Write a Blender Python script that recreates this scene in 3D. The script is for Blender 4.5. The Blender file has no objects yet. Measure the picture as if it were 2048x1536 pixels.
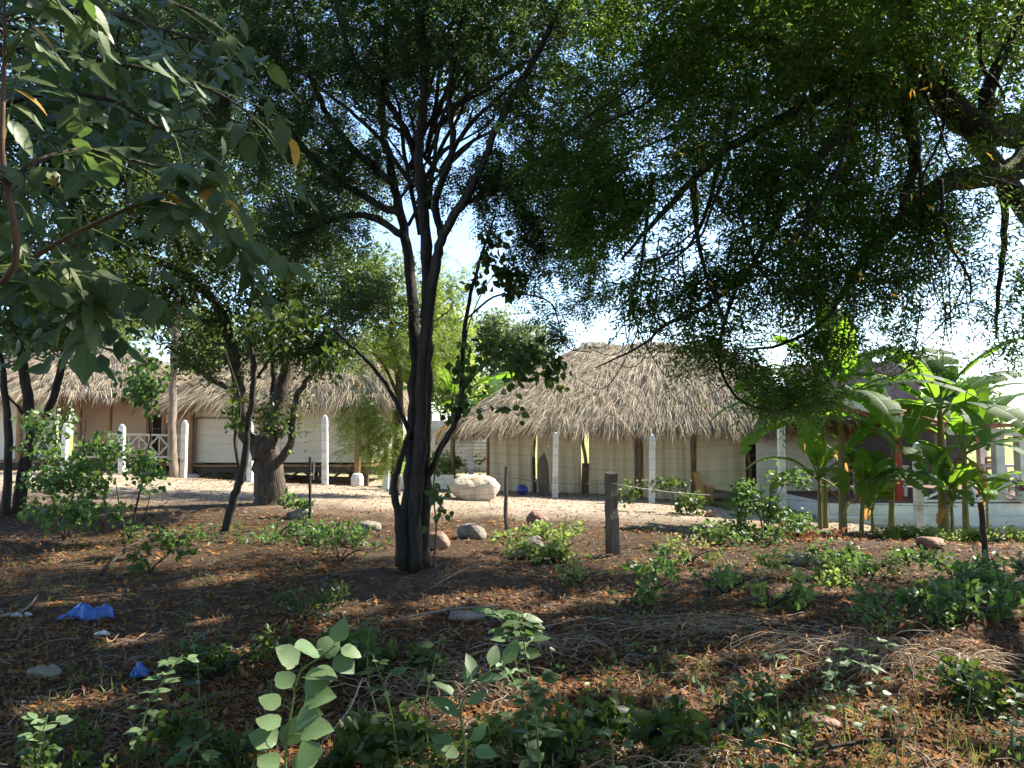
import bpy, math, random
import numpy as np
from mathutils import Vector, Matrix, Euler
R = math.radians
rng = np.random.default_rng(7)
random.seed(7)
sc = bpy.context.scene
COL = sc.collection

# ------------------------------------------------------------------ camera, sky, sun, exposure
CZ, F, HOR = 1.8, 1540.0, 866.0
PITCH = math.atan((HOR - 768) / F)
cam = bpy.data.cameras.new('camera')
cam.sensor_width = 36; cam.lens = 36 * F / 2048; cam.clip_end = 2000; cam.clip_start = 0.05
camo = bpy.data.objects.new('camera', cam); COL.objects.link(camo)
camo.location = (0, 0, CZ); camo.rotation_euler = (math.pi / 2 + PITCH, 0, 0)
sc.camera = camo

SUN_EL, SUN_AZ = 43.0, 29.0            # azimuth measured from +X towards +Y
w = bpy.data.worlds.new('World'); sc.world = w; w.use_nodes = True
nt = w.node_tree; bg = nt.nodes['Background']
sky = nt.nodes.new('ShaderNodeTexSky'); sky.sky_type = 'NISHITA'; sky.sun_disc = False
sky.sun_elevation = R(SUN_EL); sky.sun_rotation = R(90 - SUN_AZ)
sky.dust_density = 0.4; sky.air_density = 1.0; sky.ozone_density = 2.5
nt.links.new(sky.outputs[0], bg.inputs[0]); bg.inputs[1].default_value = 0.10
sl = bpy.data.lights.new('sun', 'SUN'); sl.energy = 4.5; sl.angle = R(0.53); sl.color = (1, 0.93, 0.8)
so = bpy.data.objects.new('sun', sl); COL.objects.link(so)
sdir = Vector((math.cos(R(SUN_EL)) * math.cos(R(SUN_AZ)), math.cos(R(SUN_EL)) * math.sin(R(SUN_AZ)), math.sin(R(SUN_EL))))
so.rotation_euler = sdir.to_track_quat('Z', 'Y').to_euler(); so.location = (20, 10, 30)
sc.view_settings.view_transform = 'Standard'; sc.view_settings.look = 'None'
sc.view_settings.exposure = 2.0; sc.view_settings.gamma = 1
sc.cycles.max_bounces = 7; sc.cycles.diffuse_bounces = 4; sc.cycles.glossy_bounces = 2
sc.cycles.transmission_bounces = 5; sc.cycles.transparent_max_bounces = 6
sc.cycles.use_adaptive_sampling = True; sc.cycles.adaptive_threshold = 0.02
sc.cycles.use_denoising = True

# ------------------------------------------------------------------ helpers
_c, _s = math.cos(PITCH), math.sin(PITCH)
def at(px, py, Y):
    """world point at depth Y seen at photo pixel px,py"""
    u, v = (px - 1024) / F, (768 - py) / F
    d = np.array([u, _c - v * _s, _s + v * _c])
    return np.array([0, 0, CZ]) + d * (Y / d[1])
def smooth(t):
    t = np.clip(t, 0, 1); return t * t * (3 - 2 * t)
_ph = rng.uniform(0, 6.28, (10, 2)); _fr = rng.normal(0, 1, (10, 2))
def wob(x, y, sc_):
    r = 0
    for i in range(10):
        r = r + np.sin((x * _fr[i, 0] + y * _fr[i, 1]) * sc_ + _ph[i, 0])
    return r / 5.0
def gz(x, y):
    x = np.asarray(x, float); y = np.asarray(y, float)
    s = smooth((y - 8.5) / 8)
    z = s * (0.17 - 0.047 * np.clip(x, -13, 13))
    z = z + 0.16 * np.exp(-((y - 12.3 + 0.1 * x) / 1.1) ** 2) * smooth((x - 0.5) / 2)
    z = z - .33 * smooth((y - 20.5) / 4.5) * smooth((-x - 1) / 4)
    z = z + 0.035 * wob(x, y, 0.9) + 0.02 * wob(x + 5, y, 2.7) * (1 - 0.7 * smooth((y - 13) / 4))
    return z
def gp(px, py, Y):
    p = at(px, py, Y); p[2] = float(gz(p[0], p[1])); return p
def gat(x, y): return np.array([x, y, float(gz(x, y))])

def unit(v):
    v = np.asarray(v, float); return v / (np.linalg.norm(v, axis=-1, keepdims=True) + 1e-9)

class MB:
    """collects shapes for ONE mesh"""
    def __init__(s): s.v = []; s.f = []; s.n = 0
    def add(s, v, f):
        v = np.asarray(v, float).reshape(-1, 3)
        s.v.append(v); s.f.extend([tuple(int(i) + s.n for i in q) for q in f]); s.n += len(v)
        return s
    def box(s, c, size, rot=(0, 0, 0), taper=1.0):
        h = np.array(size) / 2
        p = np.array([[x, y, z] for z in (-1, 1) for y in (-1, 1) for x in (-1, 1)], float) * h
        p[4:, :2] *= taper
        M = np.array(Euler(rot).to_matrix())
        return s.add(p @ M.T + np.array(c), [(0, 2, 3, 1), (4, 5, 7, 6), (0, 1, 5, 4), (2, 6, 7, 3), (0, 4, 6, 2), (1, 3, 7, 5)])
    def beam(s, a, b, w_, h_, up=(0, 0, 1)):
        a = np.array(a, float); b = np.array(b, float); d = unit(b - a)
        up = np.array(up, float)
        if abs(d @ up) > .98: up = np.array([0, 1.0, 0])
        x = unit(np.cross(d, up)); y = np.cross(x, d)
        p = [e + x * i * w_ / 2 + y * j * h_ / 2 for e in (a, b) for j in (-1, 1) for i in (-1, 1)]
        return s.add(p, [(0, 2, 3, 1), (4, 5, 7, 6), (0, 1, 5, 4), (2, 6, 7, 3), (0, 4, 6, 2), (1, 3, 7, 5)])
    def tube(s, pts, rad, n=8, rough=0.0, seed=0, cap=True):
        pts = np.asarray(pts, float); K = len(pts)
        rad = np.broadcast_to(np.asarray(rad, float), (K,))
        t = unit(np.gradient(pts, axis=0))
        u = np.cross(t[0], [0.3, 0.9, 0.2]); u = unit(u)
        a = np.arange(n) * 2 * math.pi / n
        g = np.random.default_rng(seed)
        lob = 1 + rough * (np.sin(a * 2 + g.uniform(0, 6)) * .6 + np.sin(a * 3 + g.uniform(0, 6)) * .6)
        out = []
        for k in range(K):
            u = unit(u - t[k] * (u @ t[k])); v = np.cross(t[k], u)
            r = rad[k] * lob * (1 + rough * g.normal(0, .35, n))
            out.append(pts[k] + np.outer(np.cos(a) * r, u) + np.outer(np.sin(a) * r, v))
        f = []
        for k in range(K - 1):
            for i in range(n):
                j = (i + 1) % n
                f.append((k * n + i, k * n + j, (k + 1) * n + j, (k + 1) * n + i))
        if cap: f.append(tuple(range(n))[::-1]); f.append(tuple((K - 1) * n + i for i in range(n)))
        return s.add(np.concatenate(out), f)
    def lathe(s, c, prof, n=16):
        c = np.array(c, float); a = np.arange(n) * 2 * math.pi / n
        v = np.concatenate([np.stack([c[0] + r * np.cos(a), c[1] + r * np.sin(a), np.full(n, c[2] + z)], 1) for r, z in prof])
        f = [(k * n + i, k * n + (i + 1) % n, (k + 1) * n + (i + 1) % n, (k + 1) * n + i) for k in range(len(prof) - 1) for i in range(n)]
        f.append(tuple(range(n))[::-1]); f.append(tuple((len(prof) - 1) * n + i for i in range(n)))
        return s.add(v, f)
    def arrays(s): return (np.concatenate(s.v), s.f)

def mesh_np(name, v, loops, per):
    """fast mesh: faces all with `per` corners; loops is a flat or (N,per) int array"""
    me = bpy.data.meshes.new(name); v = np.asarray(v, np.float32).reshape(-1, 3)
    L = np.asarray(loops, np.int32).ravel(); nf = len(L) // per
    me.vertices.add(len(v)); me.vertices.foreach_set('co', v.ravel())
    me.loops.add(len(L)); me.loops.foreach_set('vertex_index', L)
    me.polygons.add(nf); me.polygons.foreach_set('loop_start', np.arange(nf, dtype=np.int32) * per)
    me.polygons.foreach_set('loop_total', np.full(nf, per, np.int32))
    me.update(calc_edges=True); return me

def link(o, parent=None):
    COL.objects.link(o)
    if parent is not None: o.parent = parent
    return o
def thing(name, label, cat, loc, group=None):
    o = bpy.data.objects.new(name, None); o.location = tuple(float(x) for x in loc); o.empty_display_size = .1
    o['label'] = label; o['category'] = cat
    if group: o['group'] = group
    return link(o)
def tag(o, label, cat, group=None):
    o['label'] = label; o['category'] = cat
    if group: o['group'] = group
    return o
def obj(name, mb, mat_, parent=None, smooth_=False, kind=None, label=None, origin=None):
    """link a shape as one mesh object; coordinates are world, made local to the parent or to origin"""
    off = np.zeros(3)
    if parent is not None:
        p = parent
        while p is not None: off = off + np.array(p.location); p = p.parent
    elif origin is not None: off = np.array(origin, float)
    if isinstance(mb, MB):
        v, f = mb.arrays(); me = bpy.data.meshes.new(name); me.from_pydata((v - off).tolist(), [], f); me.update()
    else:
        v, L, per = mb; me = mesh_np(name, np.asarray(v) - off, L, per)
    if smooth_: me.polygons.foreach_set('use_smooth', np.ones(len(me.polygons), bool))
    me.materials.append(mat_)
    o = bpy.data.objects.new(name, me)
    if parent is None and origin is not None: o.location = tuple(float(x) for x in off)
    if kind: o['kind'] = kind
    if label: o['label'] = label
    return link(o, parent)

def crom(pts, m=6):
    """Catmull-Rom resample"""
    p = np.asarray(pts, float); p = np.vstack([2 * p[0] - p[1], p, 2 * p[-1] - p[-2]]); out = []
    for i in range(1, len(p) - 2):
        for t in np.arange(m) / m:
            a, b, c, d = p[i - 1], p[i], p[i + 1], p[i + 2]
            out.append(.5 * ((2 * b) + (c - a) * t + (2 * a - 5 * b + 4 * c - d) * t * t + (3 * b - a - 3 * c + d) * t ** 3))
    out.append(p[-2]); return np.array(out)

# ------------------------------------------------------------------ materials
M = {}
def nodes(name):
    m = bpy.data.materials.new(name); m.use_nodes = True; M[name] = m
    n = m.node_tree; return m, n, n.nodes['Principled BSDF'], n.nodes['Material Output']
def ramp(n, cols, src):
    r = n.nodes.new('ShaderNodeValToRGB'); e = r.color_ramp.elements
    while len(e) < len(cols): e.new(0.5)
    for i, c in enumerate(cols):
        e[i].position = i / max(1, len(cols) - 1); e[i].color = (*c, 1)
    n.links.new(src, r.inputs[0]); return r.outputs[0]
def rndval(n):
    g = n.nodes.new('ShaderNodeNewGeometry'); oi = n.nodes.new('ShaderNodeObjectInfo')
    a = n.nodes.new('ShaderNodeMath'); a.operation = 'ADD'
    n.links.new(g.outputs['Random Per Island'], a.inputs[0]); n.links.new(oi.outputs['Random'], a.inputs[1])
    b = n.nodes.new('ShaderNodeMath'); b.operation = 'FRACT'; n.links.new(a.outputs[0], b.inputs[0]); return b.outputs[0]
def leafmat(name, cols, trans, tcol, rough=.5, spec=.4):
    m, n, p, out = nodes(name)
    c = ramp(n, cols, rndval(n))
    p.inputs['Roughness'].default_value = rough; p.inputs['Specular IOR Level'].default_value = spec
    n.links.new(c, p.inputs['Base Color'])
    t = n.nodes.new('ShaderNodeBsdfTranslucent')
    mx = n.nodes.new('ShaderNodeMix'); mx.data_type = 'RGBA'; mx.blend_type = 'MIX'; mx.inputs[0].default_value = .6
    n.links.new(c, mx.inputs[6]); mx.inputs[7].default_value = (*tcol, 1)
    n.links.new(mx.outputs[2], t.inputs[0])
    ms = n.nodes.new('ShaderNodeMixShader'); ms.inputs[0].default_value = trans
    n.links.new(p.outputs[0], ms.inputs[1]); n.links.new(t.outputs[0], ms.inputs[2]); n.links.new(ms.outputs[0], out.inputs[0])
    return m
def veins(name, k=46):
    """paler midrib and side veins along the leaf's own length"""
    m = M[name]; n = m.node_tree; p = n.nodes['Principled BSDF']; src = p.inputs['Base Color'].links[0].from_socket
    tc = n.nodes.new('ShaderNodeTexCoord'); sx = n.nodes.new('ShaderNodeSeparateXYZ'); n.links.new(tc.outputs['Object'], sx.inputs[0])
    def mth(op, a, b=None):
        q = n.nodes.new('ShaderNodeMath'); q.operation = op
        for i, v in enumerate((a, b)):
            if v is None: continue
            if isinstance(v, (int, float)): q.inputs[i].default_value = v
            else: n.links.new(v, q.inputs[i])
        return q.outputs[0]
    ax = mth('ABSOLUTE', sx.outputs[0]); mid = mth('LESS_THAN', ax, .0016)
    w_ = mth('SINE', mth('MULTIPLY', mth('SUBTRACT', sx.outputs[1], mth('MULTIPLY', ax, .75)), 6.283 * k)); sv = mth('MULTIPLY', mth('GREATER_THAN', w_, .95), .25)
    t = n.nodes.new('ShaderNodeTexNoise'); t.inputs['Scale'].default_value = 60; n.links.new(tc.outputs['Object'], t.inputs[0])
    fac = mth('MULTIPLY', mth('MAXIMUM', mid, sv), .22)
    mx = n.nodes.new('ShaderNodeMix'); mx.data_type = 'RGBA'; n.links.new(fac, mx.inputs[0]); n.links.new(src, mx.inputs[6]); mx.inputs[7].default_value = (.28, .33, .18, 1)
    m2 = n.nodes.new('ShaderNodeMix'); m2.data_type = 'RGBA'; m2.blend_type = 'MULTIPLY'; m2.inputs[0].default_value = .6; n.links.new(mx.outputs[2], m2.inputs[6]); n.links.new(ramp(n, [(.35, .3, .22), (1, 1, 1), (1.1, 1.1, 1)], t.outputs[0]), m2.inputs[7])
    n.links.new(m2.outputs[2], p.inputs['Base Color'])
    b = n.nodes.new('ShaderNodeBump'); b.inputs['Strength'].default_value = .08; b.inputs['Distance'].default_value = .001; n.links.new(w_, b.inputs['Height']); n.links.new(b.outputs[0], p.inputs['Normal'])
def surf(name, cols, scale=4, rough=.85, detail=6, bump=.3, bscale=None, stretch=(1, 1, 1), var=0, dist=0.02, spec=.3):
    """noise-coloured solid with fine relief"""
    m, n, p, out = nodes(name)
    tc = n.nodes.new('ShaderNodeTexCoord'); mp = n.nodes.new('ShaderNodeMapping'); mp.inputs['Scale'].default_value = stretch
    n.links.new(tc.outputs['Object'], mp.inputs[0])
    t = n.nodes.new('ShaderNodeTexNoise'); t.inputs['Scale'].default_value = scale; t.inputs['Detail'].default_value = detail; t.inputs['Roughness'].default_value = .65
    n.links.new(mp.outputs[0], t.inputs[0])
    st = n.nodes.new('ShaderNodeMapRange'); st.inputs[1].default_value = .3; st.inputs[2].default_value = .7
    n.links.new(t.outputs[0], st.inputs[0]); src = st.outputs[0]
    if var:
        a = n.nodes.new('ShaderNodeMath'); a.operation = 'MULTIPLY_ADD'; a.inputs[1].default_value = var; n.links.new(rndval(n), a.inputs[0]); n.links.new(src, a.inputs[2])
        b = n.nodes.new('ShaderNodeMath'); b.operation = 'SUBTRACT'; b.inputs[1].default_value = var / 2; n.links.new(a.outputs[0], b.inputs[0]); src = b.outputs[0]
    n.links.new(ramp(n, cols, src), p.inputs['Base Color'])
    p.inputs['Roughness'].default_value = rough; p.inputs['Specular IOR Level'].default_value = spec
    if bump:
        t2 = n.nodes.new('ShaderNodeTexNoise'); t2.inputs['Scale'].default_value = bscale or scale * 4; t2.inputs['Detail'].default_value = 5
        n.links.new(mp.outputs[0], t2.inputs[0])
        b = n.nodes.new('ShaderNodeBump'); b.inputs['Strength'].default_value = bump; b.inputs['Distance'].default_value = dist
        n.links.new(t2.outputs[0], b.inputs['Height']); n.links.new(b.outputs[0], p.inputs['Normal'])
    return m

leafmat('neem_leaf', [(.018, .042, .010), (.028, .062, .016), (.036, .075, .02), (.06, .1, .026)], .52, (.24, .4, .04), .5, .25)
leafmat('feather_leaf', [(.02, .04, .024), (.032, .058, .034), (.045, .08, .042)], .45, (.17, .28, .055))
leafmat('calabash_leaf', [(.026, .05, .012), (.038, .07, .016), (.055, .088, .02)], .36, (.18, .27, .03))
leafmat('broad_leaf', [(.045, .075, .038), (.065, .105, .055), (.085, .13, .07), (.075, .12, .052), (.06, .1, .045)], .3, (.17, .3, .06), .45, .5)
leafmat('broad_leaf_near', [(.05, .075, .028), (.075, .105, .042), (.1, .135, .055), (.09, .12, .04), (.068, .098, .034)], .35, (.17, .3, .06), .45, .4); veins('broad_leaf_near')
leafmat('yellow_leaf', [(.5, .27, .03), (.4, .2, .03), (.45, .33, .06)], .35, (.6, .35, .03))
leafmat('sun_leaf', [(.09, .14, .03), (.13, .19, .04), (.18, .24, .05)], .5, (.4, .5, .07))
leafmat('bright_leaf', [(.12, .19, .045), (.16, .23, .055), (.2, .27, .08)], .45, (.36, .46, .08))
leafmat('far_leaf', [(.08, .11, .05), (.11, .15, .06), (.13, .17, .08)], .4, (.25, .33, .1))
leafmat('banana_leaf', [(.02, .06, .012), (.03, .08, .016), (.045, .1, .02)], .5, (.36, .66, .03), .6, .12)
leafmat('banana_dead', [(.4, .2, .05), (.45, .27, .09), (.35, .2, .09)], .35, (.6, .3, .06), .7, .2)
leafmat('weed_leaf', [(.04, .085, .02), (.055, .11, .03), (.08, .15, .035), (.1, .18, .05)], .35, (.2, .34, .05)); leafmat('weed_leaf_near', [(.035, .07, .02), (.05, .09, .03), (.07, .12, .035)], .3, (.16, .28, .05)); veins('weed_leaf_near', 70)
leafmat('sapling_leaf', [(.10, .17, .07), (.13, .2, .09), (.15, .22, .1)], .3, (.2, .32, .07), .5, .35); veins('sapling_leaf', 60)
leafmat('litter_leaf', [(.035, .016, .009), (.085, .036, .016), (.2, .085, .028), (.29, .135, .036), (.05, .025, .014), (.32, .19, .08), (.12, .062, .036), (.055, .03, .02), (.25, .095, .032)], .25, (.4, .17, .04), .7, .15)
leafmat('dry_leaf', [(.2, .07, .04), (.26, .1, .05), (.3, .16, .08)], .3, (.4, .15, .05), .7, .2)
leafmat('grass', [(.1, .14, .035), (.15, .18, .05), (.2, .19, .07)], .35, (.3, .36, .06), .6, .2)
leafmat('thatch', [(.085, .063, .042), (.23, .18, .12), (.37, .305, .21), (.59, .51, .37), (.29, .24, .168), (.48, .4, .283), (.145, .109, .074)], .12, (.4, .3, .18), .75, .2)
leafmat('thatch_fringe', [(.1, .055, .028), (.2, .11, .055), (.32, .19, .095), (.24, .15, .085)], .15, (.35, .2, .09), .8, .15)
surf('thatch_base', [(.06, .045, .03), (.12, .09, .065)], 8)
surf('bark', [(.035, .026, .02), (.075, .058, .045), (.14, .11, .085)], 5, .9, bump=.9, bscale=14, stretch=(3, 3, .6), dist=.03)
surf('bark_pale', [(.1, .075, .055), (.2, .155, .12), (.3, .24, .19)], 5, .9, bump=.7, bscale=14, stretch=(3, 3, .6), dist=.03)
surf('bark_dark', [(.014, .011, .009), (.032, .025, .02), (.06, .047, .037)], 6, .9, bump=.8, bscale=16, stretch=(3, 3, .6), dist=.02)
surf('twig', [(.04, .03, .022), (.09, .065, .05)], 6, .9, bump=0)
surf('twig_red', [(.12, .06, .035), (.18, .1, .06)], 6, .8, bump=0)
surf('stick', [(.13, .1, .075), (.22, .18, .14), (.3, .25, .2)], 8, .9, bump=.4, stretch=(2, 2, 2), var=.5)
surf('dry_vine', [(.2, .14, .09), (.34, .25, .17), (.42, .33, .23)], 8, .9, bump=0, var=.8)
surf('post_wood', [(.07, .055, .042), (.13, .1, .08), (.19, .15, .12)], 4, .9, bump=.7, bscale=10, stretch=(5, 5, .5))
surf('post_red', [(.09, .05, .04), (.16, .09, .07)], 4, .9, bump=.6, bscale=10, stretch=(5, 5, .5))
surf('hut_wood', [(.2, .1, .05), (.3, .16, .08), (.38, .22, .12)], 4, .8, bump=.4, bscale=12, stretch=(4, 4, .6), var=.3)
surf('sunlit_wood', [(.42, .22, .09), (.55, .32, .14), (.62, .4, .2)], 4, .75, bump=.3, stretch=(1, 1, 5), var=.5)  # brighter, more orange than the hut wood; sunlight is put into the colour
surf('rail_wood', [(.6, .47, .33), (.74, .62, .47)], 6, .7, bump=.2)
surf('dark_wood', [(.05, .035, .025), (.1, .07, .05)], 5, .85, bump=.3)
surf('white_post', [(.32, .3, .27), (.6, .59, .57), (.72, .72, .71), (.77, .77, .76)], 3, .8, bump=.3)
surf('white_paint', [(.5, .48, .44), (.68, .66, .62), (.76, .75, .72)], 2.5, .75, bump=.25, bscale=20)
surf('shaded_old_plaster', [(.13, .095, .10), (.22, .17, .175), (.3, .24, .24)], 1.6, .9, bump=.5, bscale=9)  # purplish weathered plaster, with the front's shade put into the colour
surf('cream_wall', [(.6, .53, .43), (.68, .61, .5)], 1.5, .85, bump=.1)
surf('peach_wall', [(.6, .4, .27), (.68, .47, .33)], 1.5, .85, bump=.1)
surf('red_paint', [(.28, .03, .02), (.36, .045, .03)], 3, .6, bump=.1)
surf('tile', [(.2, .09, .055), (.33, .15, .09), (.42, .22, .14)], 6, .85, bump=.4, var=.8)
surf('concrete', [(.28, .26, .23), (.4, .37, .33)], 3, .9, bump=.3)
surf('rock_pale', [(.34, .22, .13), (.5, .39, .28), (.62, .54, .44), (.68, .62, .54)], 2.2, .9, bump=.8, bscale=7, dist=.05)
surf('rock', [(.1, .085, .07), (.2, .17, .14), (.3, .26, .22)], 5, .9, bump=.9, bscale=14, dist=.04)
surf('rock_brown', [(.14, .075, .05), (.25, .15, .11), (.33, .22, .17)], 5, .9, bump=.9, bscale=14, dist=.04)
surf('inside_shade', [(.03, .025, .02), (.06, .05, .04)], 3, .9, bump=0)
surf('wire', [(.12, .1, .09), (.2, .17, .15)], 20, .5, bump=0)
surf('blue_plastic', [(.015, .07, .3), (.025, .12, .42), (.06, .1, .2)], 8, .35, bump=.5, bscale=20, spec=.5)
surf('blue_ball', [(.02, .025, .16), (.03, .04, .24)], 6, .35, bump=0, spec=.5)
surf('grey_plastic', [(.35, .36, .4), (.5, .5, .53)], 8, .3, bump=.5, bscale=20, spec=.5)
surf('banana_stem', [(.09, .12, .04), (.17, .18, .06), (.22, .17, .07), (.12, .07, .04)], 5, .7, bump=.3, stretch=(3, 3, .5))
surf('green_stem', [(.1, .14, .04), (.15, .2, .06)], 5, .6, bump=0)
surf('fruit', [(.12, .2, .04), (.2, .28, .06)], 5, .45, bump=0)
def clothmat():
    m, n, p, out = nodes('canvas')
    tc = n.nodes.new('ShaderNodeTexCoord'); t = n.nodes.new('ShaderNodeTexNoise'); t.inputs['Scale'].default_value = 2.2; t.inputs['Detail'].default_value = 6
    n.links.new(tc.outputs['Object'], t.inputs[0])
    c = ramp(n, [(.74, .66, .5), (.83, .745, .575), (.85, .775, .615)], t.outputs[0]); n.links.new(c, p.inputs['Base Color']); p.inputs['Roughness'].default_value = .95
    tr = n.nodes.new('ShaderNodeBsdfTranslucent'); tr.inputs[0].default_value = (.8, .73, .58, 1)
    ms = n.nodes.new('ShaderNodeMixShader'); ms.inputs[0].default_value = .25
    n.links.new(p.outputs[0], ms.inputs[1]); n.links.new(tr.outputs[0], ms.inputs[2]); n.links.new(ms.outputs[0], out.inputs[0])
clothmat()
def groundmat():
    m, n, p, out = nodes('ground_soil')
    tc = n.nodes.new('ShaderNodeTexCoord'); sx = n.nodes.new('ShaderNodeSeparateXYZ'); n.links.new(tc.outputs['Object'], sx.inputs[0])
    def noise(s, d=8):
        t = n.nodes.new('ShaderNodeTexNoise'); t.inputs['Scale'].default_value = s; t.inputs['Detail'].default_value = d; t.inputs['Roughness'].default_value = .7
        n.links.new(tc.outputs['Object'], t.inputs[0]); return t.outputs[0]
    leafy = ramp(n, [(.014, .010, .007), (.035, .023, .014), (.07, .045, .025), (.11, .07, .04)], noise(9))
    sandy = ramp(n, [(.11, .08, .055), (.25, .195, .14), (.36, .3, .225), (.43, .36, .28)], noise(2.2))
    big = noise(.6, 4)
    a = n.nodes.new('ShaderNodeMath'); a.operation = 'MULTIPLY_ADD'; a.inputs[1].default_value = 5.0; n.links.new(big, a.inputs[0]); n.links.new(sx.outputs[1], a.inputs[2])
    mr = n.nodes.new('ShaderNodeMapRange'); mr.inputs[1].default_value = 16.6; mr.inputs[2].default_value = 19.6; n.links.new(a.outputs[0], mr.inputs[0])
    mx = n.nodes.new('ShaderNodeMix'); mx.data_type = 'RGBA'; n.links.new(mr.outputs[0], mx.inputs[0]); n.links.new(leafy, mx.inputs[6]); n.links.new(sandy, mx.inputs[7])
    gr = n.nodes.new('ShaderNodeMapRange'); gr.inputs[1].default_value = 27; gr.inputs[2].default_value = 34; n.links.new(sx.outputs[1], gr.inputs[0])
    m2 = n.nodes.new('ShaderNodeMix'); m2.data_type = 'RGBA'; n.links.new(gr.outputs[0], m2.inputs[0]); n.links.new(mx.outputs[2], m2.inputs[6]); m2.inputs[7].default_value = (.22, .24, .07, 1)
    n.links.new(m2.outputs[2], p.inputs['Base Color']); p.inputs['Roughness'].default_value = .95; p.inputs['Specular IOR Level'].default_value = .15
    b = n.nodes.new('ShaderNodeBump'); b.inputs['Strength'].default_value = .8; b.inputs['Distance'].default_value = .04; n.links.new(noise(26, 6), b.inputs['Height']); n.links.new(b.outputs[0], p.inputs['Normal'])
groundmat()

# ------------------------------------------------------------------ ground
xs = np.concatenate([-np.geomspace(11, 400, 22)[::-1], np.linspace(-10.9, 10.9, 190), np.geomspace(11, 400, 22)])
ys = np.concatenate([-np.geomspace(1, 60, 10)[::-1], np.linspace(-.5, 15, 140), np.linspace(15.2, 34, 80), np.geomspace(35, 900, 24)])
GX, GY = np.meshgrid(xs, ys)
nx, ny = len(xs), len(ys)
ii = (np.arange(ny - 1)[:, None] * nx + np.arange(nx - 1)[None]).ravel()
g = obj('ground', (np.stack([GX, GY, gz(GX, GY)], -1).reshape(-1, 3), np.stack([ii, ii + 1, ii + nx + 1, ii + nx], 1), 4), M['ground_soil'], smooth_=True, kind='structure')

# ------------------------------------------------------------------ foliage machinery
def tubes_batch(P, Rr, n=3):
    """P (N,K,3), Rr (N,K) -> verts, quads"""
    N, K, _ = P.shape
    T = unit(np.gradient(P, axis=1))
    ref = np.where(np.abs(T[..., 2:3]) > .9, np.array([1., 0, 0]), np.array([0, 0, 1.]))
    U = unit(np.cross(T, ref)); V = np.cross(T, U)
    a = np.arange(n) * 2 * math.pi / n
    v = P[:, :, None] + (U[:, :, None] * np.cos(a)[:, None] + V[:, :, None] * np.sin(a)[:, None]) * Rr[:, :, None, None]
    base = (np.arange(N)[:, None, None] * K + np.arange(K - 1)[None, :, None]) * n
    i = np.arange(n)[None, None]; j = (i + 1) % n
    f = np.stack([base + i, base + j, base + n + j, base + n + i], -1).reshape(-1, 4)
    return v.reshape(-1, 3), f
def grow(nodes_, rads, targets, g, batches=14, K=5, sag=0.1):
    """connect every target to the branching built so far"""
    nodes_ = np.asarray(nodes_); rads = np.asarray(rads)
    d = np.array([np.min(np.sum((nodes_ - t) ** 2, 1)) for t in targets]) ** .5
    order = np.argsort(d); chains = []; cr = []
    for b in np.array_split(order, batches):
        if len(b) == 0: continue
        T = targets[b]
        D = ((T[:, None] - nodes_[None]) ** 2).sum(-1) if len(nodes_) * len(b) < 3e7 else None
        if D is None:
            near = np.array([np.argmin(((nodes_ - t) ** 2).sum(1)) for t in T])
        else: near = D.argmin(1)
        p0 = nodes_[near]; L = np.linalg.norm(T - p0, axis=1, keepdims=True)
        k = np.linspace(0, 1, K)[None, :, None]
        bend = g.normal(0, .13, (len(b), 1, 3)) * L[:, None]; bend[..., 2] += (sag * L)[..., None][..., 0]
        P = p0[:, None] * (1 - k) + T[:, None] * k + bend * (4 * k * (1 - k)) + g.normal(0, .025, (len(b), K, 3)) * L[:, None] * (k > 0) * (k < 1)
        r0 = np.maximum(.0065, np.minimum(rads[near] * .8, .006 + .015 * L[:, 0]))
        rr = r0[:, None] * (1 - .6 * np.linspace(0, 1, K)[None])
        chains.append(P); cr.append(rr)
        nodes_ = np.concatenate([nodes_, P[:, 1:].reshape(-1, 3)]); rads = np.concatenate([rads, rr[:, 1:].ravel()])
    return np.concatenate(chains)[np.argsort(order)], np.concatenate(cr)[np.argsort(order)]
def blade(base, d, side, L, W, g, fold=.25):
    """one diamond leaf per row: (N,4,3)"""
    nrm = np.cross(d, side)
    f = fold * W
    mid = base + d * L * .45
    a = mid + side * W * .5 + nrm * f; c = mid - side * W * .5 + nrm * f
    return np.stack([base, a, base + d * L - nrm * f * .6, c], -2)
def pinnate(bp, bd, g, k=11, ln=.28, L=.06, W=.017, droop=.5, ang=.5, jit=.12):
    """compound leaves: N of them, k leaflets each"""
    N = len(bp)
    ln = ln * g.uniform(.7, 1.2, (N, 1))
    t = np.linspace(.18, 1, k)[None]
    side = unit(np.cross(bd, np.array([0, 0, 1.]) + g.normal(0, .35, (N, 3))))
    pos = bp[:, None] + bd[:, None] * (ln * t)[..., None]; pos[..., 2] -= droop * ln * t ** 2 * .6
    ax = bd[:, None] + np.zeros((N, k, 3)); ax[..., 2] -= droop * t * .9; ax = unit(ax)
    sg = np.where(np.arange(k) % 2 == 0, 1., -1.)[None, :, None]
    sg = np.where(np.arange(k)[None, :, None] == k - 1, .15, sg)
    d = unit(side[:, None] * sg * math.cos(ang) + ax * math.sin(ang) + g.normal(0, jit, (N, k, 3)) + np.array([0, 0, -.25 * droop]))
    s2 = unit(np.cross(d, np.cross(ax, side[:, None] * np.ones((1, k, 1))) + g.normal(0, .25, (N, k, 3))))
    LL = L * g.uniform(.75, 1.15, (N, k, 1)) * (1 - .25 * np.abs(t - .5)[..., None])
    q = blade(pos, d, s2, LL, W * LL / L, g)
    return q.reshape(-1, 3)
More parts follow.
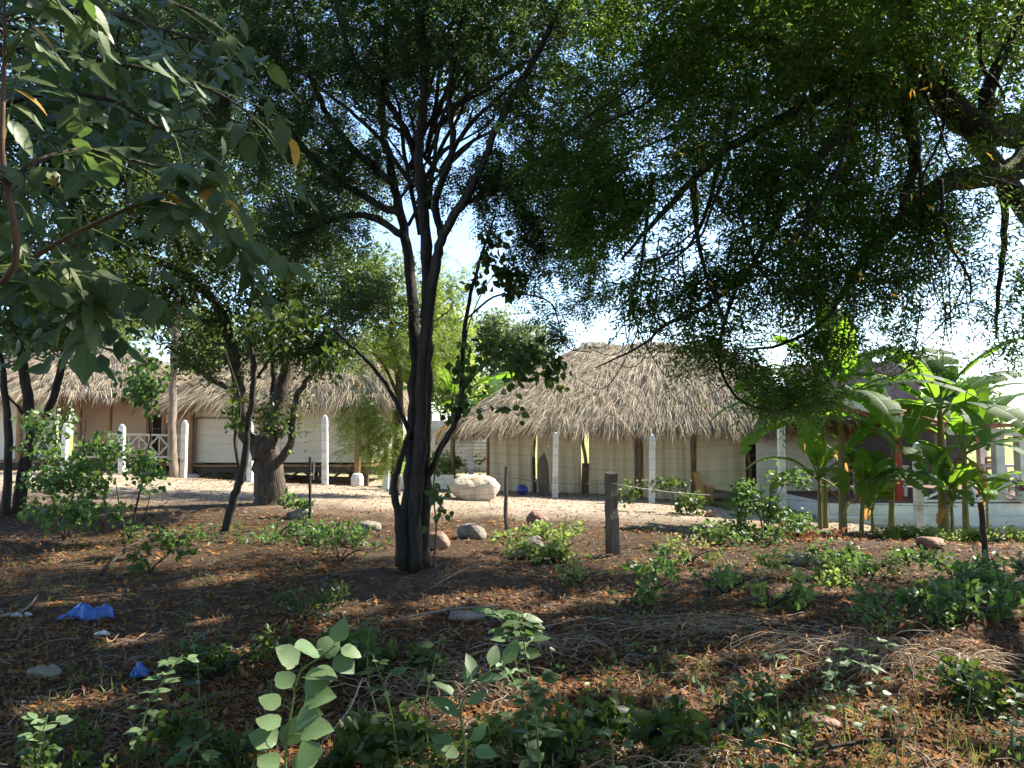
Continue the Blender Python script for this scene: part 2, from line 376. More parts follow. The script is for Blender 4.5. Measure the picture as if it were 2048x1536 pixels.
def leaf_cloud(pts, dirs, g, L=.05, W=.03, k=6, spread=.06):
    """simple leaves in tufts"""
    N = len(pts)
    d = unit(dirs[:, None] + g.normal(0, .75, (N, k, 3)))
    base = pts[:, None] + g.normal(0, spread, (N, k, 3))
    s = unit(np.cross(d, g.normal(0, 1, (N, k, 3))))
    LL = L * g.uniform(.65, 1.25, (N, k, 1))
    return blade(base, d, s, LL, W * LL / L, g).reshape(-1, 3)
def quads(v): return (v, np.arange(len(v)), 4)
# openings in the crowns through which the sun reaches the ground and the nearest leaves
SD = np.array(sdir)
GAPS = [(at(px, py, Y), r) for px, py, Y, r in ((620, 1340, 3.6, .42), (590, 1450, 3.6, .3), (975, 1345, 3.55, .22), (1015, 1290, 3.9, .22), (340, 1350, 4.2, .22), (85, 1450, 4.0, .22),
        (90, 60, 2.9, .3), (235, 400, 3.0, .3), (385, 150, 3.2, .28), (20, 270, 2.7, .2), (50, 590, 2.9, .26), (440, 60, 3.2, .24), (300, 30, 3.0, .2))]
GAPS += [(gat(x, y), r) for x, y, r in ((4.6, 10.2, .8), (6.2, 11.4, 1.0), (3.2, 13.2, .9), (1.6, 12.4, .7), (7.2, 9.4, .8), (5.2, 8.4, .6), (3.4, 8.9, .45), (1.2, 8.6, .4), (.2, 7.7, .3), (-1.7, 8.0, .35), (-1.9, 7.4, .2), (-3.6, 9.6, .4),
        (-4.6, 8.6, .3), (-3.4, 6.9, .22), (1.9, 6.6, .35), (3.0, 5.6, .4), (2.3, 4.9, .35), (3.6, 6.6, .35), (.9, 5.5, .2), (-.4, 4.4, .2), (1.3, 4.3, .3), (-2.0, 11.3, .4), (2.2, 10.0, .4), (-5.6, 10.6, .4), (4.2, 6.2, .3), (2.6, 7.4, .3), (-2.6, 5.2, .15))]
_gg = np.random.default_rng(61)
for _ in range(90):
    _y = 1 / _gg.uniform(1 / 12.5, 1 / 4.2); _x = _gg.uniform(-.6, .66) * _y
    if _x > -1.0 or _gg.uniform() < .2: GAPS.append((gat(_x, _y), _gg.uniform(.10, .34)))
def carve(v, g):
    q = v.reshape(-1, 4, 3); c = q.mean(1); keep = np.ones(len(c), bool)
    for p, r in GAPS:
        d = c - p; t = d @ SD; e = np.linalg.norm(d - t[:, None] * SD, axis=1)
        keep &= ~((t > 2.0) & (e < r * g.uniform(.7, 1.1, len(c))))
    return q[keep].reshape(-1, 3)
def blob(c, r, n, g, hollow=.0):
    u = unit(g.normal(0, 1, (n, 3))); rr = g.uniform(hollow, 1, (n, 1)) ** (1 / 2.2)
    return np.asarray(c) + u * rr * np.asarray(r)

def tree(name, label, base, limbs, blobs, mats, leaf, seed, group=None, sprays=5, trunk_n=1, n=10, rough=.12, sag=.08, batches=14, cat='tree', coarse=None):
    """limbs: list of (pts, r0, r1); the first trunk_n make up the trunk. blobs: (centre, radii, number of twig ends)"""
    g = np.random.default_rng(seed)
    root = thing(name, label, cat, base, group)
    bark, twig, lm = mats
    N, RR = [], []; tr = MB()
    for i, (pts, r0, r1) in enumerate(limbs):
        c = crom(pts, 6); kk = len(c); c = c + g.normal(0, .12, (kk, 3)) * min(r0, .12) * (np.arange(kk) > 0)[:, None]
        r = np.linspace(1, 0, kk) ** .8 * (r0 - r1) + r1
        if i < trunk_n: r[0] *= 1.15; r[1] *= 1.05; tr.tube(c, r, n, rough, seed + i)
        else:
            obj('limb', MB().tube(c, r, 8, rough, seed + i), M[bark], root, True)
        N.append(c); RR.append(r)
    obj('trunk', tr, M[bark], root, True)
    T = np.concatenate([blob(c, r, m, g) for c, r, m in blobs]); nT = len(T)
    if coarse: T = np.concatenate([T] + [blob(c, r, m, g) for c, r, m in coarse[1]])
    P, rr = grow(np.concatenate(N), np.concatenate(RR), T, g, sag=sag, batches=batches)
    v, f = tubes_batch(P, rr, 3)
    obj('twigs', (v, f, 4), M[twig], root, True, kind='stuff')
    K = P.shape[1]; PA = P; P = P[:nT]
    idx = np.repeat(np.arange(len(P)), sprays); t = g.uniform(.3, 1, len(idx)) * (K - 1)
    k0 = np.minimum(t.astype(int), K - 2); fr = (t - k0)[:, None]
    bp = P[idx, k0] * (1 - fr) + P[idx, k0 + 1] * fr
    td = unit(P[idx, k0 + 1] - P[idx, k0])
    bd = unit(td * .7 + g.normal(0, .75, (len(idx), 3)) + np.array([0, 0, .05]))
    lv = leaf(bp, bd, g)
    obj('crown', quads(lv if isinstance(lv, tuple) else carve(lv, g)), M[lm], root, False, kind='stuff')
    if coarse:
        Q = PA[nT:, 2:].reshape(-1, 3); l_, w_, k_, s_ = coarse[0]
        obj('upper_crown', quads(carve(leaf_cloud(Q, unit(g.normal(0, 1, Q.shape)), g, l_, w_, int(k_ * 1.5), s_ * 1.4), g)), M[lm], root, False, kind='stuff')
    return root

# ------------------------------------------------------------------ thatched roofs
def fans(P, D, nrm, g, ns=15, L=.75, W=.0115, spread=.24, lift=.05):
    """palm fans laid on a slope: P (N,3), D down-slope unit, nrm slope normal -> quads (2 per strip)"""
    N = len(P); side = np.cross(nrm, D)
    cl = g.normal(0, .2, (N, 1)); hl = g.uniform(0, 1, (N, 1, 1)) ** 2 * .09; a = g.uniform(-spread, spread, (N, ns)) + cl
    d = D[:, None] * np.cos(a)[..., None] + side[:, None] * np.sin(a)[..., None]
    b = P[:, None] + side[:, None] * g.normal(0, .05, (N, ns, 1)) + nrm[:, None] * (g.uniform(.0, lift, (N, ns, 1)) + hl)
    LL = L * g.uniform(.55, 1.25, (N, ns, 1)) * g.uniform(.75, 1.25, (N, 1, 1)); s = unit(np.cross(d, nrm[:, None] + g.normal(0, .7, (N, ns, 3))))
    w_ = W * g.uniform(.6, 1.3, (N, ns, 1)); up = nrm[:, None]
    m = b + d * LL * .5 + up * g.uniform(.01, .05, (N, ns, 1)); e = b + d * LL - up * g.uniform(-.03, .05, (N, ns, 1)); e[..., 2] -= .04 * LL[..., 0]
    v = np.stack([b - s * w_ * .4, b + s * w_ * .4, m + s * w_ * .5, m - s * w_ * .5, e + s * w_ * .12, e - s * w_ * .12], 2).reshape(-1, 3)
    o = np.arange(N * ns)[:, None] * 6
    f = np.concatenate([o + np.array([[0, 1, 2, 3]]), o + np.array([[3, 2, 4, 5]])], 1).reshape(-1, 4)
    return v, f
def thatch_roof(root, x0, x1, y0, y1, rx0, rx1, ry, ze, zr, seed, dens=1.0, rot=0.0, piv=(0, 0), curve=.22, Ls=.78):
    """hipped thatch: eave rectangle, ridge line; slightly concave slopes"""
    g = np.random.default_rng(seed)
    cr, sr = math.cos(rot), math.sin(rot)
    def tr(p):
        p = np.asarray(p, float).copy(); x, y = p[..., 0] - piv[0], p[..., 1] - piv[1]
        p[..., 0] = piv[0] + x * cr - y * sr; p[..., 1] = piv[1] + x * sr + y * cr; return p
    A, B, C_, D_ = (x0, y0), (x1, y0), (x1, y1), (x0, y1); r0, r1 = (rx0, ry), (rx1, ry)
    faces = [(A, B, r1, r0), (B, C_, r1, r1), (C_, D_, r0, r1), (D_, A, r0, r0)]
    base = MB(); V = []; Fq = []; nv = 0; FV = []; FF = []; nf = 0
    def pt(face, u, t):
        a, b, c, d = [np.array(q) for q in face]
        lo = a + (b - a) * u[:, None]; hi = d + (c - d) * u[:, None]
        xy = lo + (hi - lo) * t[:, None]; z = ze + (zr - ze) * (t + curve * t * (1 - t) * 1.1)
        return np.concatenate([xy, z[:, None]], 1)
    for fi, face in enumerate(faces):
        nu, ntt = 12, 7
        uu, tt = np.meshgrid(np.linspace(0, 1, nu), np.linspace(0, 1, ntt)); q = tr(pt(face, uu.ravel(), tt.ravel()) - [0, 0, .06])
        base.add(q, [(r * nu + c, r * nu + c + 1, (r + 1) * nu + c + 1, (r + 1) * nu + c) for r in range(ntt - 1) for c in range(nu - 1)])
        wid = np.linalg.norm(np.array(face[1]) - np.array(face[0])); top = np.linalg.norm(np.array(face[2]) - np.array(face[3]))
        hgt = math.hypot(zr - ze, np.linalg.norm((np.array(face[3]) - np.array(face[0]))))
        n_ = int(wid * hgt * 38 * dens * (1 if fi != 2 else .12))
        t = g.uniform(-.02, 1.0, n_); keep = g.uniform(0, 1, n_) < (wid + (top - wid) * t) / wid
        t = t[keep]; t = np.floor(t * 11 + g.uniform(-.25, .25, len(t))) / 11 + g.normal(0, .012, len(t)); u = g.uniform(0, 1, len(t))
        t = np.clip(t, -.02, 1.02)
        e = 1e-3; p = pt(face, u, t); pt2 = pt(face, u, t - e); pu = pt(face, np.clip(u + e, 0, 2), t)
        Dn = unit(pt2 - p); S = unit(pu - p); S = np.where(np.isfinite(S), S, 0)
        if top < .01: S = np.broadcast_to(unit(np.array([*(np.array(face[1]) - np.array(face[0])), 0.])), p.shape)
        nr = unit(np.cross(S, -Dn)); nr *= np.sign(nr[:, 2:3] + 1e-6)
        z0 = np.zeros(3)
        Dn = tr(Dn + [*piv, 0]) - [*piv, 0]; nr = tr(nr + [*piv, 0]) - [*piv, 0]
        v, f = fans(tr(p), Dn, nr, g, L=Ls); V.append(v); Fq.append(f + nv); nv += len(v)
        # fringe
        m = int(wid * 70 * dens); u = g.uniform(-.01, 1.01, m); p = tr(pt(face, u, g.uniform(-.015, .05, m)))
        out = tr(np.array([*(-(np.array(face[3]) - np.array(face[0]))), 0.]) + [*piv, 0]) - [*piv, 0]; out = unit(out)
        Dn = unit(np.broadcast_to(out * .45 + np.array([0, 0, -1.]), p.shape) + g.normal(0, .12, p.shape)); nr = unit(np.cross(np.cross(Dn, [0, 0, 1.]), Dn) + out * .6)
        v, f = fans(p - [0, 0, .02], Dn, nr, g, ns=6, L=.56, W=.013, spread=.34); FV.append(v); FF.append(f + nf); nf += len(v)
    for sg in (-1, 1):      # bound cap over the ridge
        m = int((rx1 - rx0 + .8) * 26 * dens); px_ = g.uniform(rx0 - .3, rx1 + .3, m)
        p = tr(np.stack([px_, np.full(m, ry), zr + .03 + .05 * np.sin(px_ * 3.1) + g.uniform(0, .07, m)], 1)); Dn = np.zeros((m, 3)); Dn[:, 1] = sg; Dn[:, 2] = -.55; Dn[:, 0] = g.normal(0, .2, m)
        Dn = unit(tr(Dn + [*piv, 0]) - [*piv, 0]); nr = unit(np.stack([np.zeros(m), np.full(m, sg * .5), np.ones(m)], 1)); v, f = fans(p, Dn, nr, g, ns=8, L=.6); V.append(v); Fq.append(f + nv); nv += len(v)
    obj('roof_base', base, M['thatch_base'], root)
    obj('thatch', (np.concatenate(V), np.concatenate(Fq), 4), M['thatch'], root, kind='stuff')
    obj('thatch_fringe', (np.concatenate(FV), np.concatenate(FF), 4), M['thatch_fringe'], root, kind='stuff')
    rg = MB(); a = tr(np.array([rx0 - .35, ry, zr - .02])); b = tr(np.array([rx1 + .2, ry, zr + .02]))
    rg.tube(crom([a, (a + b) / 2 + [0, 0, -.05], b], 4), .05, 7, .1, seed); obj('ridge_pole', rg, M['hut_wood'], root)

# ================================================================== buildings
def X(px, Y): return (px - 1024) * Y / F
# ---- thatched dining hut with canvas curtains
hutA = thing('thatched_hut', 'long thatched hut with cream canvas curtains hung between rough posts', 'hut', gat(3.5, 25))
thatch_roof(hutA, -1.25, 8.3, 21.25, 28.8, 2.55, 6.5, 25.0, 2.22, 4.6, 11, 1.25)
for px in (976, 1069, 1168, 1277, 1386, 1496):
    p = gat(X(px, 22.1), 22.1); top = p * 1; top[2] = 2.75
    q = [p - [0, 0, .1], p + [rng.normal(0, .03), 0, .9], p + [rng.normal(0, .04), 0, 1.6], top]
    obj('post', MB().tube(crom(q, 3), [.05] * 10, 8, .08, px), M['hut_wood'], hutA)
for px in (1000, 1130, 1260, 1390, 1500):
    p = gat(X(px, 27.8), 27.8); obj('post', MB().tube([p - [0, 0, .1], p + [0, 0, 2.5]], .08, 8, .05, px), M['hut_wood'], hutA)
obj('wall_plate', MB().beam((X(970, 22.1), 22.12, 2.5), (X(1500, 22.1), 22.12, 2.5), .12, .12), M['hut_wood'], hutA)
obj('floor_slab', MB().box((3.4, 25, .0), (7.6, 5.6, .16)), M['concrete'], hutA)
obj('back_wall', MB().box((5.6, 28.2, 1.3), (3.6, .1, 2.4)), M['white_paint'], hutA)
def curtain(xa, xb, Y, zt, zb, seed, nf):
    g = np.random.default_rng(seed); nxx, nz = 46, 14
    u, t = np.meshgrid(np.linspace(0, 1, nxx), np.linspace(0, 1, nz))
    ph = g.uniform(0, 6, 3)
    fold = .05 * np.sin(u * nf * 6.28 + ph[0] + .8 * np.sin(u * 5 + ph[1])) + .025 * np.sin(u * nf * 2.3 * 6.28 + ph[2])
    x = xa + (xb - xa) * (u + (.5 - u) * .05 * (1 - t) * g.uniform(-1, 1.5)); y = Y + fold * (.55 + .45 * t) + .02 * np.sin(t * 5 + u * 3)
    z = zt + (zb - zt) * t - .03 * t * np.sin(u * 9 + ph[1])
    i = (np.arange(nz - 1)[:, None] * nxx + np.arange(nxx - 1)[None]).ravel()
    return np.stack([x, y, z], -1).reshape(-1, 3), np.stack([i, i + 1, i + nxx + 1, i + nxx], 1), 4
CUR = [(980, 1066, 996, 'cream canvas curtain beside the pale boulder, blue ball at its foot'),
       (1073, 1163, 1000, 'cream canvas curtain hanging behind the pointed wooden post'),
       (1176, 1269, 1003, 'cream canvas curtain behind the square dark fence post'),
       (1284, 1380, 1000, 'cream canvas curtain behind the leafy dark green bush'),
       (1391, 1491, 981, 'cream canvas curtain with a raised hem above the lit pallet slats')]
for i, (a, b, yb, lab) in enumerate(CUR):
    Y = 22.0 if i < 4 else 21.95
    o = obj('canvas_curtain', curtain(X(a, Y), X(b, Y), Y, 2.42, at(a, yb, Y)[2], 40 + i, [3.2, 3.6, 4.1, 3.0, 1.3][i]), M['canvas'], smooth_=True, origin=(X((a + b) / 2, Y), Y, 0))
    tag(o, lab, 'curtain', 'canvas curtains of the thatched hut')
# low pallet fences at the foot of the curtains
def pallet(px0, px1, Y, z0, h, n, label, matn):
    xa, xb = X(px0, Y), X(px1, Y); c = gat((xa + xb) / 2, Y); z0 = c[2]
    t = thing('pallet_fence', label, 'pallet', c, 'pallet fences along the hut')
    for k in range(n):
        x = xa + (xb - xa) * (k + .5) / n
        obj('slat', MB().box((x, Y, z0 + h / 2 + rng.uniform(-.02, .02)), ((xb - xa) / n * .72, .022, h)), M[matn], t)
    for zz in (.12, .8): obj('rail', MB().box(((xa + xb) / 2, Y + .04, z0 + h * zz), (xb - xa, .05, .06)), M[matn], t)
pallet(1166, 1272, 22.45, 0, .42, 9, 'low wooden pallet fence behind the square dark post', 'hut_wood')
pallet(1290, 1378, 22.4, 0, .35, 8, 'low wooden pallet fence partly behind the leafy bush', 'hut_wood')
pallet(1392, 1425, 21.7, 0, .45, 4, 'short bright pallet standing in sunlight under the raised curtain', 'sunlit_wood')
pallet(1428, 1496, 23.4, 0, .34, 6, 'shaded pallet fence deep under the raised curtain hem', 'hut_wood')
pl = gat(X(1168, 22), 21.98); o = obj('plank', MB().beam(pl + [0, -.1, 0], pl + [.03, -.04, .85], .2, .05, (0, 1, 0)), M['post_red'], origin=pl); tag(o, 'brown plank leaning in the gap between two curtains', 'plank')
pl = gat(X(1398, 21.7), 21.55); o = obj('plank', MB().beam(pl + [0.02, -.05, 0], pl + [-.13, .1, .82], .2, .04, (0, 1, 0)), M['sunlit_wood'], origin=pl); tag(o, 'orange sunlit plank leaning beside the last curtain', 'plank')
pl = gat(X(1069, 21.6), 21.75); o = obj('plank', MB().beam(pl, pl + [-.02, .05, 1.0], .09, .04, (0, 1, 0)), M['dark_wood'], origin=pl); tag(o, 'narrow dark plank between the first two curtains', 'plank')

# ---- raised hut on stilts
def stilt_hut(root, xa, xb, yf, yb, zf, zt, wall, posts, gap=None):
    gzv = float(gz((xa + xb) / 2, yf))
    n = 7; 
    for k in range(n):   # floor boards along the edge
        y = yf - .25 + (yb - yf + .4) * (k + .5) / n
        obj('floor_board', MB().box(((xa + xb) / 2, y, zf - .05), (xb - xa + .3, (yb - yf + .4) / n - .015, .06)), M['hut_wood'], root)
    obj('floor_beam', MB().box(((xa + xb) / 2, yf - .12, zf - .17), (xb - xa + .2, .14, .17)), M['dark_wood'], root)
    obj('floor_beam', MB().box(((xa + xb) / 2, yb, zf - .17), (xb - xa + .2, .14, .17)), M['dark_wood'], root)
    m = 5
    for k in range(m):
        x = xa + .15 + (xb - xa - .3) * k / (m - 1)
        for y in (yf - .05, yb):
            g0 = float(gz(x, y)); obj('stilt', MB().box((x, y, (g0 + zf - .26) / 2), (.2, .2, zf - .26 - g0 + .02)), M['dark_wood'], root)
            if k < m - 1 and y == yf - .05:
                dx = (xb - xa - .3) / (m - 1)
                obj('brace', MB().beam((x + .1, y, g0 + .05), (x + dx * .42, y, zf - .27), .06, .08, (0, 1, 0)), M['dark_wood'], root)
                obj('brace', MB().beam((x + dx - .1, y, g0 + .05), (x + dx * .58, y, zf - .27), .06, .08, (0, 1, 0)), M['dark_wood'], root)
    for (x, y) in posts:
        g0 = float(gz(x, y)); obj('post', MB().tube([(x, y, g0 - .05), (x + .01, y, (g0 + zt) / 2), (x, y, zt)], .1, 9, .05, int(abs(x) * 9)), M['hut_wood'], root)
YB = 25.0
hutB = thing('stilt_hut', 'cream walled thatched hut raised on dark stilts behind the stout tree', 'hut', gat(X(560, YB), YB))
xa, xb = X(385, YB), X(742, YB)
stilt_hut(hutB, xa, xb, YB, 29.5, .80, 3.4, 'cream', [(X(382, YB - .3), YB - .3), (X(526, YB - .15), YB - .15), (X(716, YB - .35), YB - .35), (xa, 29.4), (xb, 29.4)])
npan = 4
for k in range(npan):                # wall panels
    a = xa + .1 + (xb - xa - .2) * k / npan; b = xa + .1 + (xb - xa - .2) * (k + 1) / npan
    obj('wall_panel', MB().box(((a + b) / 2, YB, 2.1), (b - a - .012, .06, 2.5)), M['cream_wall'], hutB)
obj('wall', MB().box((xa, 27.2, 2.1), (.06, 4.3, 2.5)), M['cream_wall'], hutB)
obj('wall', MB().box((xb, 27.2, 2.1), (.06, 4.3, 2.5)), M['cream_wall'], hutB)
obj('wall', MB().box(((xa + xb) / 2, 29.4, 2.1), (xb - xa, .06, 2.5)), M['cream_wall'], hutB)
fr = MB(); Yf = YB - .07
fa, fb = at(392, 836, Yf), at(484, 924, Yf)
obj('panel_frame', MB().box(((fa[0] + fb[0]) / 2, Yf, fa[2]), (fb[0] - fa[0], .05, .06)), M['stick'], hutB)
obj('panel_frame', MB().box((fa[0], Yf, (fa[2] + fb[2]) / 2), (.06, .05, fa[2] - fb[2])), M['stick'], hutB)
pp = [at(587, 921, Yf - .2), at(690, 922, Yf - .2), at(690, 900, Yf - .2), at(690, 884, Yf - .2)]
obj('water_pipe', MB().tube([at(586, 890, Yf - .2), at(586, 921, Yf - .2), at(640, 922, Yf - .2), at(680, 921, Yf - .2), at(681, 895, Yf - .2)], .018, 6), M['white_paint'], hutB)
obj('water_pipe', MB().tube([at(629, 925, Yf - .25), at(627, 960, Yf - .25)], .022, 6), M['white_paint'], hutB)
thatch_roof(hutB, -11.0, -3.7, 24.35, 30.2, -7.6, -5.6, 27.3, 2.95, 5.1, 21, .7)
o = obj('concrete_footing', MB().lathe(gat(X(717, 24.3), 24.25), [(.2, -.05), (.2, .3), (.15, .42), (.1, .45)], 12), M['white_paint'], origin=gat(X(717, 24.3), 24.25)); tag(o, 'white painted footing under the front log of the stilt hut', 'footing')
o = obj('concrete_footing', MB().lathe(gat(X(384, 24.3), 24.25), [(.3, -.05), (.3, .1), (.25, .17)], 12), M['concrete'], origin=gat(X(384, 24.3), 24.25)); tag(o, 'low grey footing at the corner log of the stilt hut', 'footing')

YC = 28.5
hutC = thing('porch_hut', 'thatched hut with peach wall and a pale diamond railed porch', 'hut', gat(X(200, YC), YC))
xa, xb = X(30, YC), X(350, YC)
stilt_hut(hutC, xa, xb, YC - 1.6, 32.5, .86, 3.2, 'c', [(X(158, YC - 1.5), YC - 1.5), (X(219, YC - 1.7), YC - 1.7), (X(330, YC - 1.5), YC - 1.5), (X(40, YC - 1.5), YC - 1.5)])
obj('wall', MB().box(((X(30, YC) + X(155, YC)) / 2, YC - 1.3, 2.1), (X(155, YC) - X(30, YC), .08, 2.45)), M['cream_wall'], hutC)
obj('wall', MB().box(((X(160, YC) + X(300, YC)) / 2, YC, 2.1), (X(300, YC) - X(160, YC), .08, 2.45)), M['peach_wall'], hutC)
obj('wall', MB().box(((X(330, YC) + X(380, YC)) / 2, YC, 2.1), (X(380, YC) - X(330, YC), .08, 2.45)), M['peach_wall'], hutC)
obj('wall', MB().box(((xa + xb) / 2, 32.4, 2.1), (xb - xa, .08, 2.45)), M['cream_wall'], hutC)
obj('door', MB().box((X(315, YC), YC + .3, 1.9), (X(330, YC) - X(300, YC), .06, 2.1)), M['dark_wood'], hutC)
for px in (299, 331): obj('door_frame', MB().box((X(px, YC), YC - .05, 1.95), (.1, .12, 2.2)), M['hut_wood'], hutC)
thatch_roof(hutC, -20.2, -11.6, 26.4, 33.0, -17.4, -15.0, 29.7, 3.2, 5.0, 31, .45)
# porch railing: posts, rails and diamond braces
Yr = 26.3
rail = thing('porch_railing', 'pale wooden porch railing with diamond bracing on the left hut', 'railing', np.array([X(300, Yr), Yr, .86]))
za, zb = at(300, 868, Yr)[2], at(300, 914, Yr)[2]
pxs = [221, 261, 301, 341, 381]
obj('rail', MB().beam((X(218, Yr), Yr, za), (X(384, Yr), Yr, za - .06), .07, .07), M['rail_wood'], rail)
obj('rail', MB().beam((X(170, Yr), Yr, zb), (X(384, Yr), Yr, zb), .07, .07), M['rail_wood'], rail)
for a, b in zip(pxs[:-1], pxs[1:]):
    x0, x1 = X(a, Yr), X(b, Yr); xm = (x0 + x1) / 2; zm = (za + zb) / 2
    obj('baluster', MB().beam((x1, Yr, zb + .03), (x1, Yr, za - .04), .06, .06), M['rail_wood'], rail)
    obj('baluster', MB().beam((xm, Yr, zb + .03), (xm, Yr, za - .04), .04, .05), M['rail_wood'], rail)
    for (p, q) in (((x0 + .04, zm), (xm, za - .06)), ((x0 + .04, zm), (xm, zb + .06)), ((x1 - .04, zm), (xm, za - .06)), ((x1 - .04, zm), (xm, zb + .06))):
        obj('brace', MB().beam((p[0], Yr - .04, p[1]), (q[0], Yr - .04, q[1]), .05, .05, (0, 1, 0)), M['rail_wood'], rail)
obj('baluster', MB().beam((X(221, Yr), Yr, zb + .03), (X(221, Yr), Yr, za - .04), .09, .09), M['rail_wood'], rail)

# ---- white low wall and louvred shed beyond the boulder
lw = thing('low_wall', 'white painted block wall behind the trunk, beside the boulder', 'wall', gat(X(835, 21), 21)); lw['kind'] = 'thing'
zc = float(gz(X(835, 21), 21))
for r in range(3):
    for k in range(6):
        x = X(778, 21) + (X(905, 21) - X(778, 21)) * (k + (.5 if r % 2 else .25)) / 5.6
        obj('block', MB().box((x, 21, zc + .06 + r * .13), (.3, .16, .122)), M['white_paint'], lw)
sh = thing('louvred_shed', 'white louvred shed behind the boulder and banana leaves', 'shed', gat(X(940, 31), 31))
obj('wall', MB().box((X(935, 31), 31.6, 1.2), (2.9, 1.0, 2.2)), M['white_paint'], sh)
for j, (a, b) in enumerate(((880, 925), (930, 960), (963, 990))):
    for k in range(13):
        obj('louvre', MB().box((X((a + b) / 2, 31), 31.06, .35 + k * .14), (X(b, 31) - X(a, 31), .03, .12), (.5, 0, 0)), M['white_paint'], sh)

# ---- open restaurant on the right
rest = thing('open_restaurant', 'open sided restaurant with tiled roof, red column and white plinth', 'restaurant', gat(10, 19))
zp = .20; Yp = 17.6
x0, x1 = X(1655, Yp), X(2200, Yp)
obj('plinth', MB().box(((x0 + x1) / 2, 21, -.05), (x1 - x0, 6.8, .5)), M['white_paint'], rest)
obj('step', MB().box(((x0 + x1) / 2 - .2, Yp - .25, -.22), (x1 - x0, .36, .3)), M['white_paint'], rest)
obj('kerb', MB().box(((x0 + x1) / 2 + .6, Yp - 1.0, -.27), (x1 - x0, .2, .16)), M['concrete'], rest)
obj('floor', MB().box(((x0 + x1) / 2, 21, .21), (x1 - x0 - .1, 6.6, .03)), M['post_red'], rest)
obj('back_wall', MB().box(((x0 + x1) / 2 + .5, 24.6, 1.5), (x1 - x0 + 1, .12, 2.6)), M['inside_shade'], rest)  # near-black wall; the interior's shade is put into its colour
obj('side_wall', MB().box((X(1625, 20), 21.2, .95), (2.2, .1, 2.1)), M['white_paint'], rest)
for px, Y, m_, w_ in ((1792, 18.1, 'red_paint', .14), (1992, 17.9, 'white_paint', .2), (2040, 17.9, 'white_paint', .24), (1878, 20.5, 'white_paint', .2), (1960, 22, 'white_paint', .2)):
    x = X(px, Y); top = 2.5 if px < 1900 else 1.78
    obj('column', MB().box((x, Y, .2 + (top - .2) / 2), (w_, w_, top - .2)), M[m_], rest)
    obj('column_base', MB().box((x, Y, .24), (w_ + .08, w_ + .08, .09)), M[m_], rest)
# sloping tiled roof, rake edge facing us
A = at(1638, 778, 18.2); B = at(1905, 852, 18.2); sl_ = B - A
nrm_ = unit(np.cross(sl_, [0, 1, 0])); nrm_ = nrm_ if nrm_[2] > 0 else -nrm_
obj('roof_deck', MB().beam((A + B) / 2 + [0, 0, -.06], (A + B) / 2 + [0, 6.5, -.06], np.linalg.norm(sl_), .05, nrm_), M['rail_wood'], rest)
obj('rake_board', MB().beam(A + [0, -.04, -.15], B + [0, -.04, -.15], .06, .16), M['white_paint'], rest)
for k in range(6): obj('rafter', MB().beam(A + [0, .6 + k, -.15], B + [0, .6 + k, -.15], .07, .12), M['hut_wood'], rest)
nt_ = 12; dsl = unit(sl_); Ls = np.linalg.norm(sl_)
ta = np.linspace(0, math.pi, 6)
def tile_mesh():
    v, f = [], []
    for e, rr in ((0, .085), (1, .07)):
        for a in ta: v.append((e * (Ls / nt_ + .05), -math.cos(a) * rr, math.sin(a) * rr * .75))
    for i in range(5): f.append((i, i + 1, i + 7, i + 6))
    me = bpy.data.meshes.new('tile'); me.from_pydata(v, [], f); me.materials.append(M['tile']); return me
tm = tile_mesh(); rolls = 7
Mx = Matrix((tuple(dsl), (0, 1, 0), tuple(np.cross(dsl, [0, 1, 0])))).transposed()
for r in range(rolls):
    for k in range(nt_):
        o = bpy.data.objects.new('roof_tile', tm); o['_'] = 0; del o['_']
        p = A + dsl * Ls * k / nt_ + np.array([0, .04 + r * .16, .0]) + nrm_ * (.01 + .012 * (k % 2))
        o.matrix_local = Matrix.Translation(Vector(p) - rest.location) @ (Mx @ Euler((rng.normal(0, .04), rng.normal(0, .02) + .05, rng.normal(0, .03))).to_matrix()).to_4x4()
        link(o, rest)
# lower veranda roof on the right
a = at(1890, 862, 17.7); b = at(2200, 868, 17.7)
obj('veranda_beam', MB().beam(a, b, .14, .16), M['white_paint'], rest)
obj('veranda_roof', MB().box(((a[0] + b[0]) / 2, 20.4, a[2] + .14), (b[0] - a[0] + .3, 6, .06), (.0, 0, 0)), M['tile'], rest)
# thatched lean-to
tl = thing('thatched_lean_to', 'small sunlit thatch awning between the hut and the banana plants', 'awning', gat(X(1620, 21), 20.6))
thatch_roof(tl, X(1560, 21), X(1680, 21), 20.3, 23.6, X(1590, 22), X(1640, 22), 22.0, 2.2, 2.65, 51, .8)
for px in (1565, 1682): 
    p = gat(X(px, 20.7), 20.7); obj('post', MB().tube([p, p + [0, 0, 1.2], p + [.02, 0, 2.4]], .07, 8, .06, px), M['hut_wood'], tl)
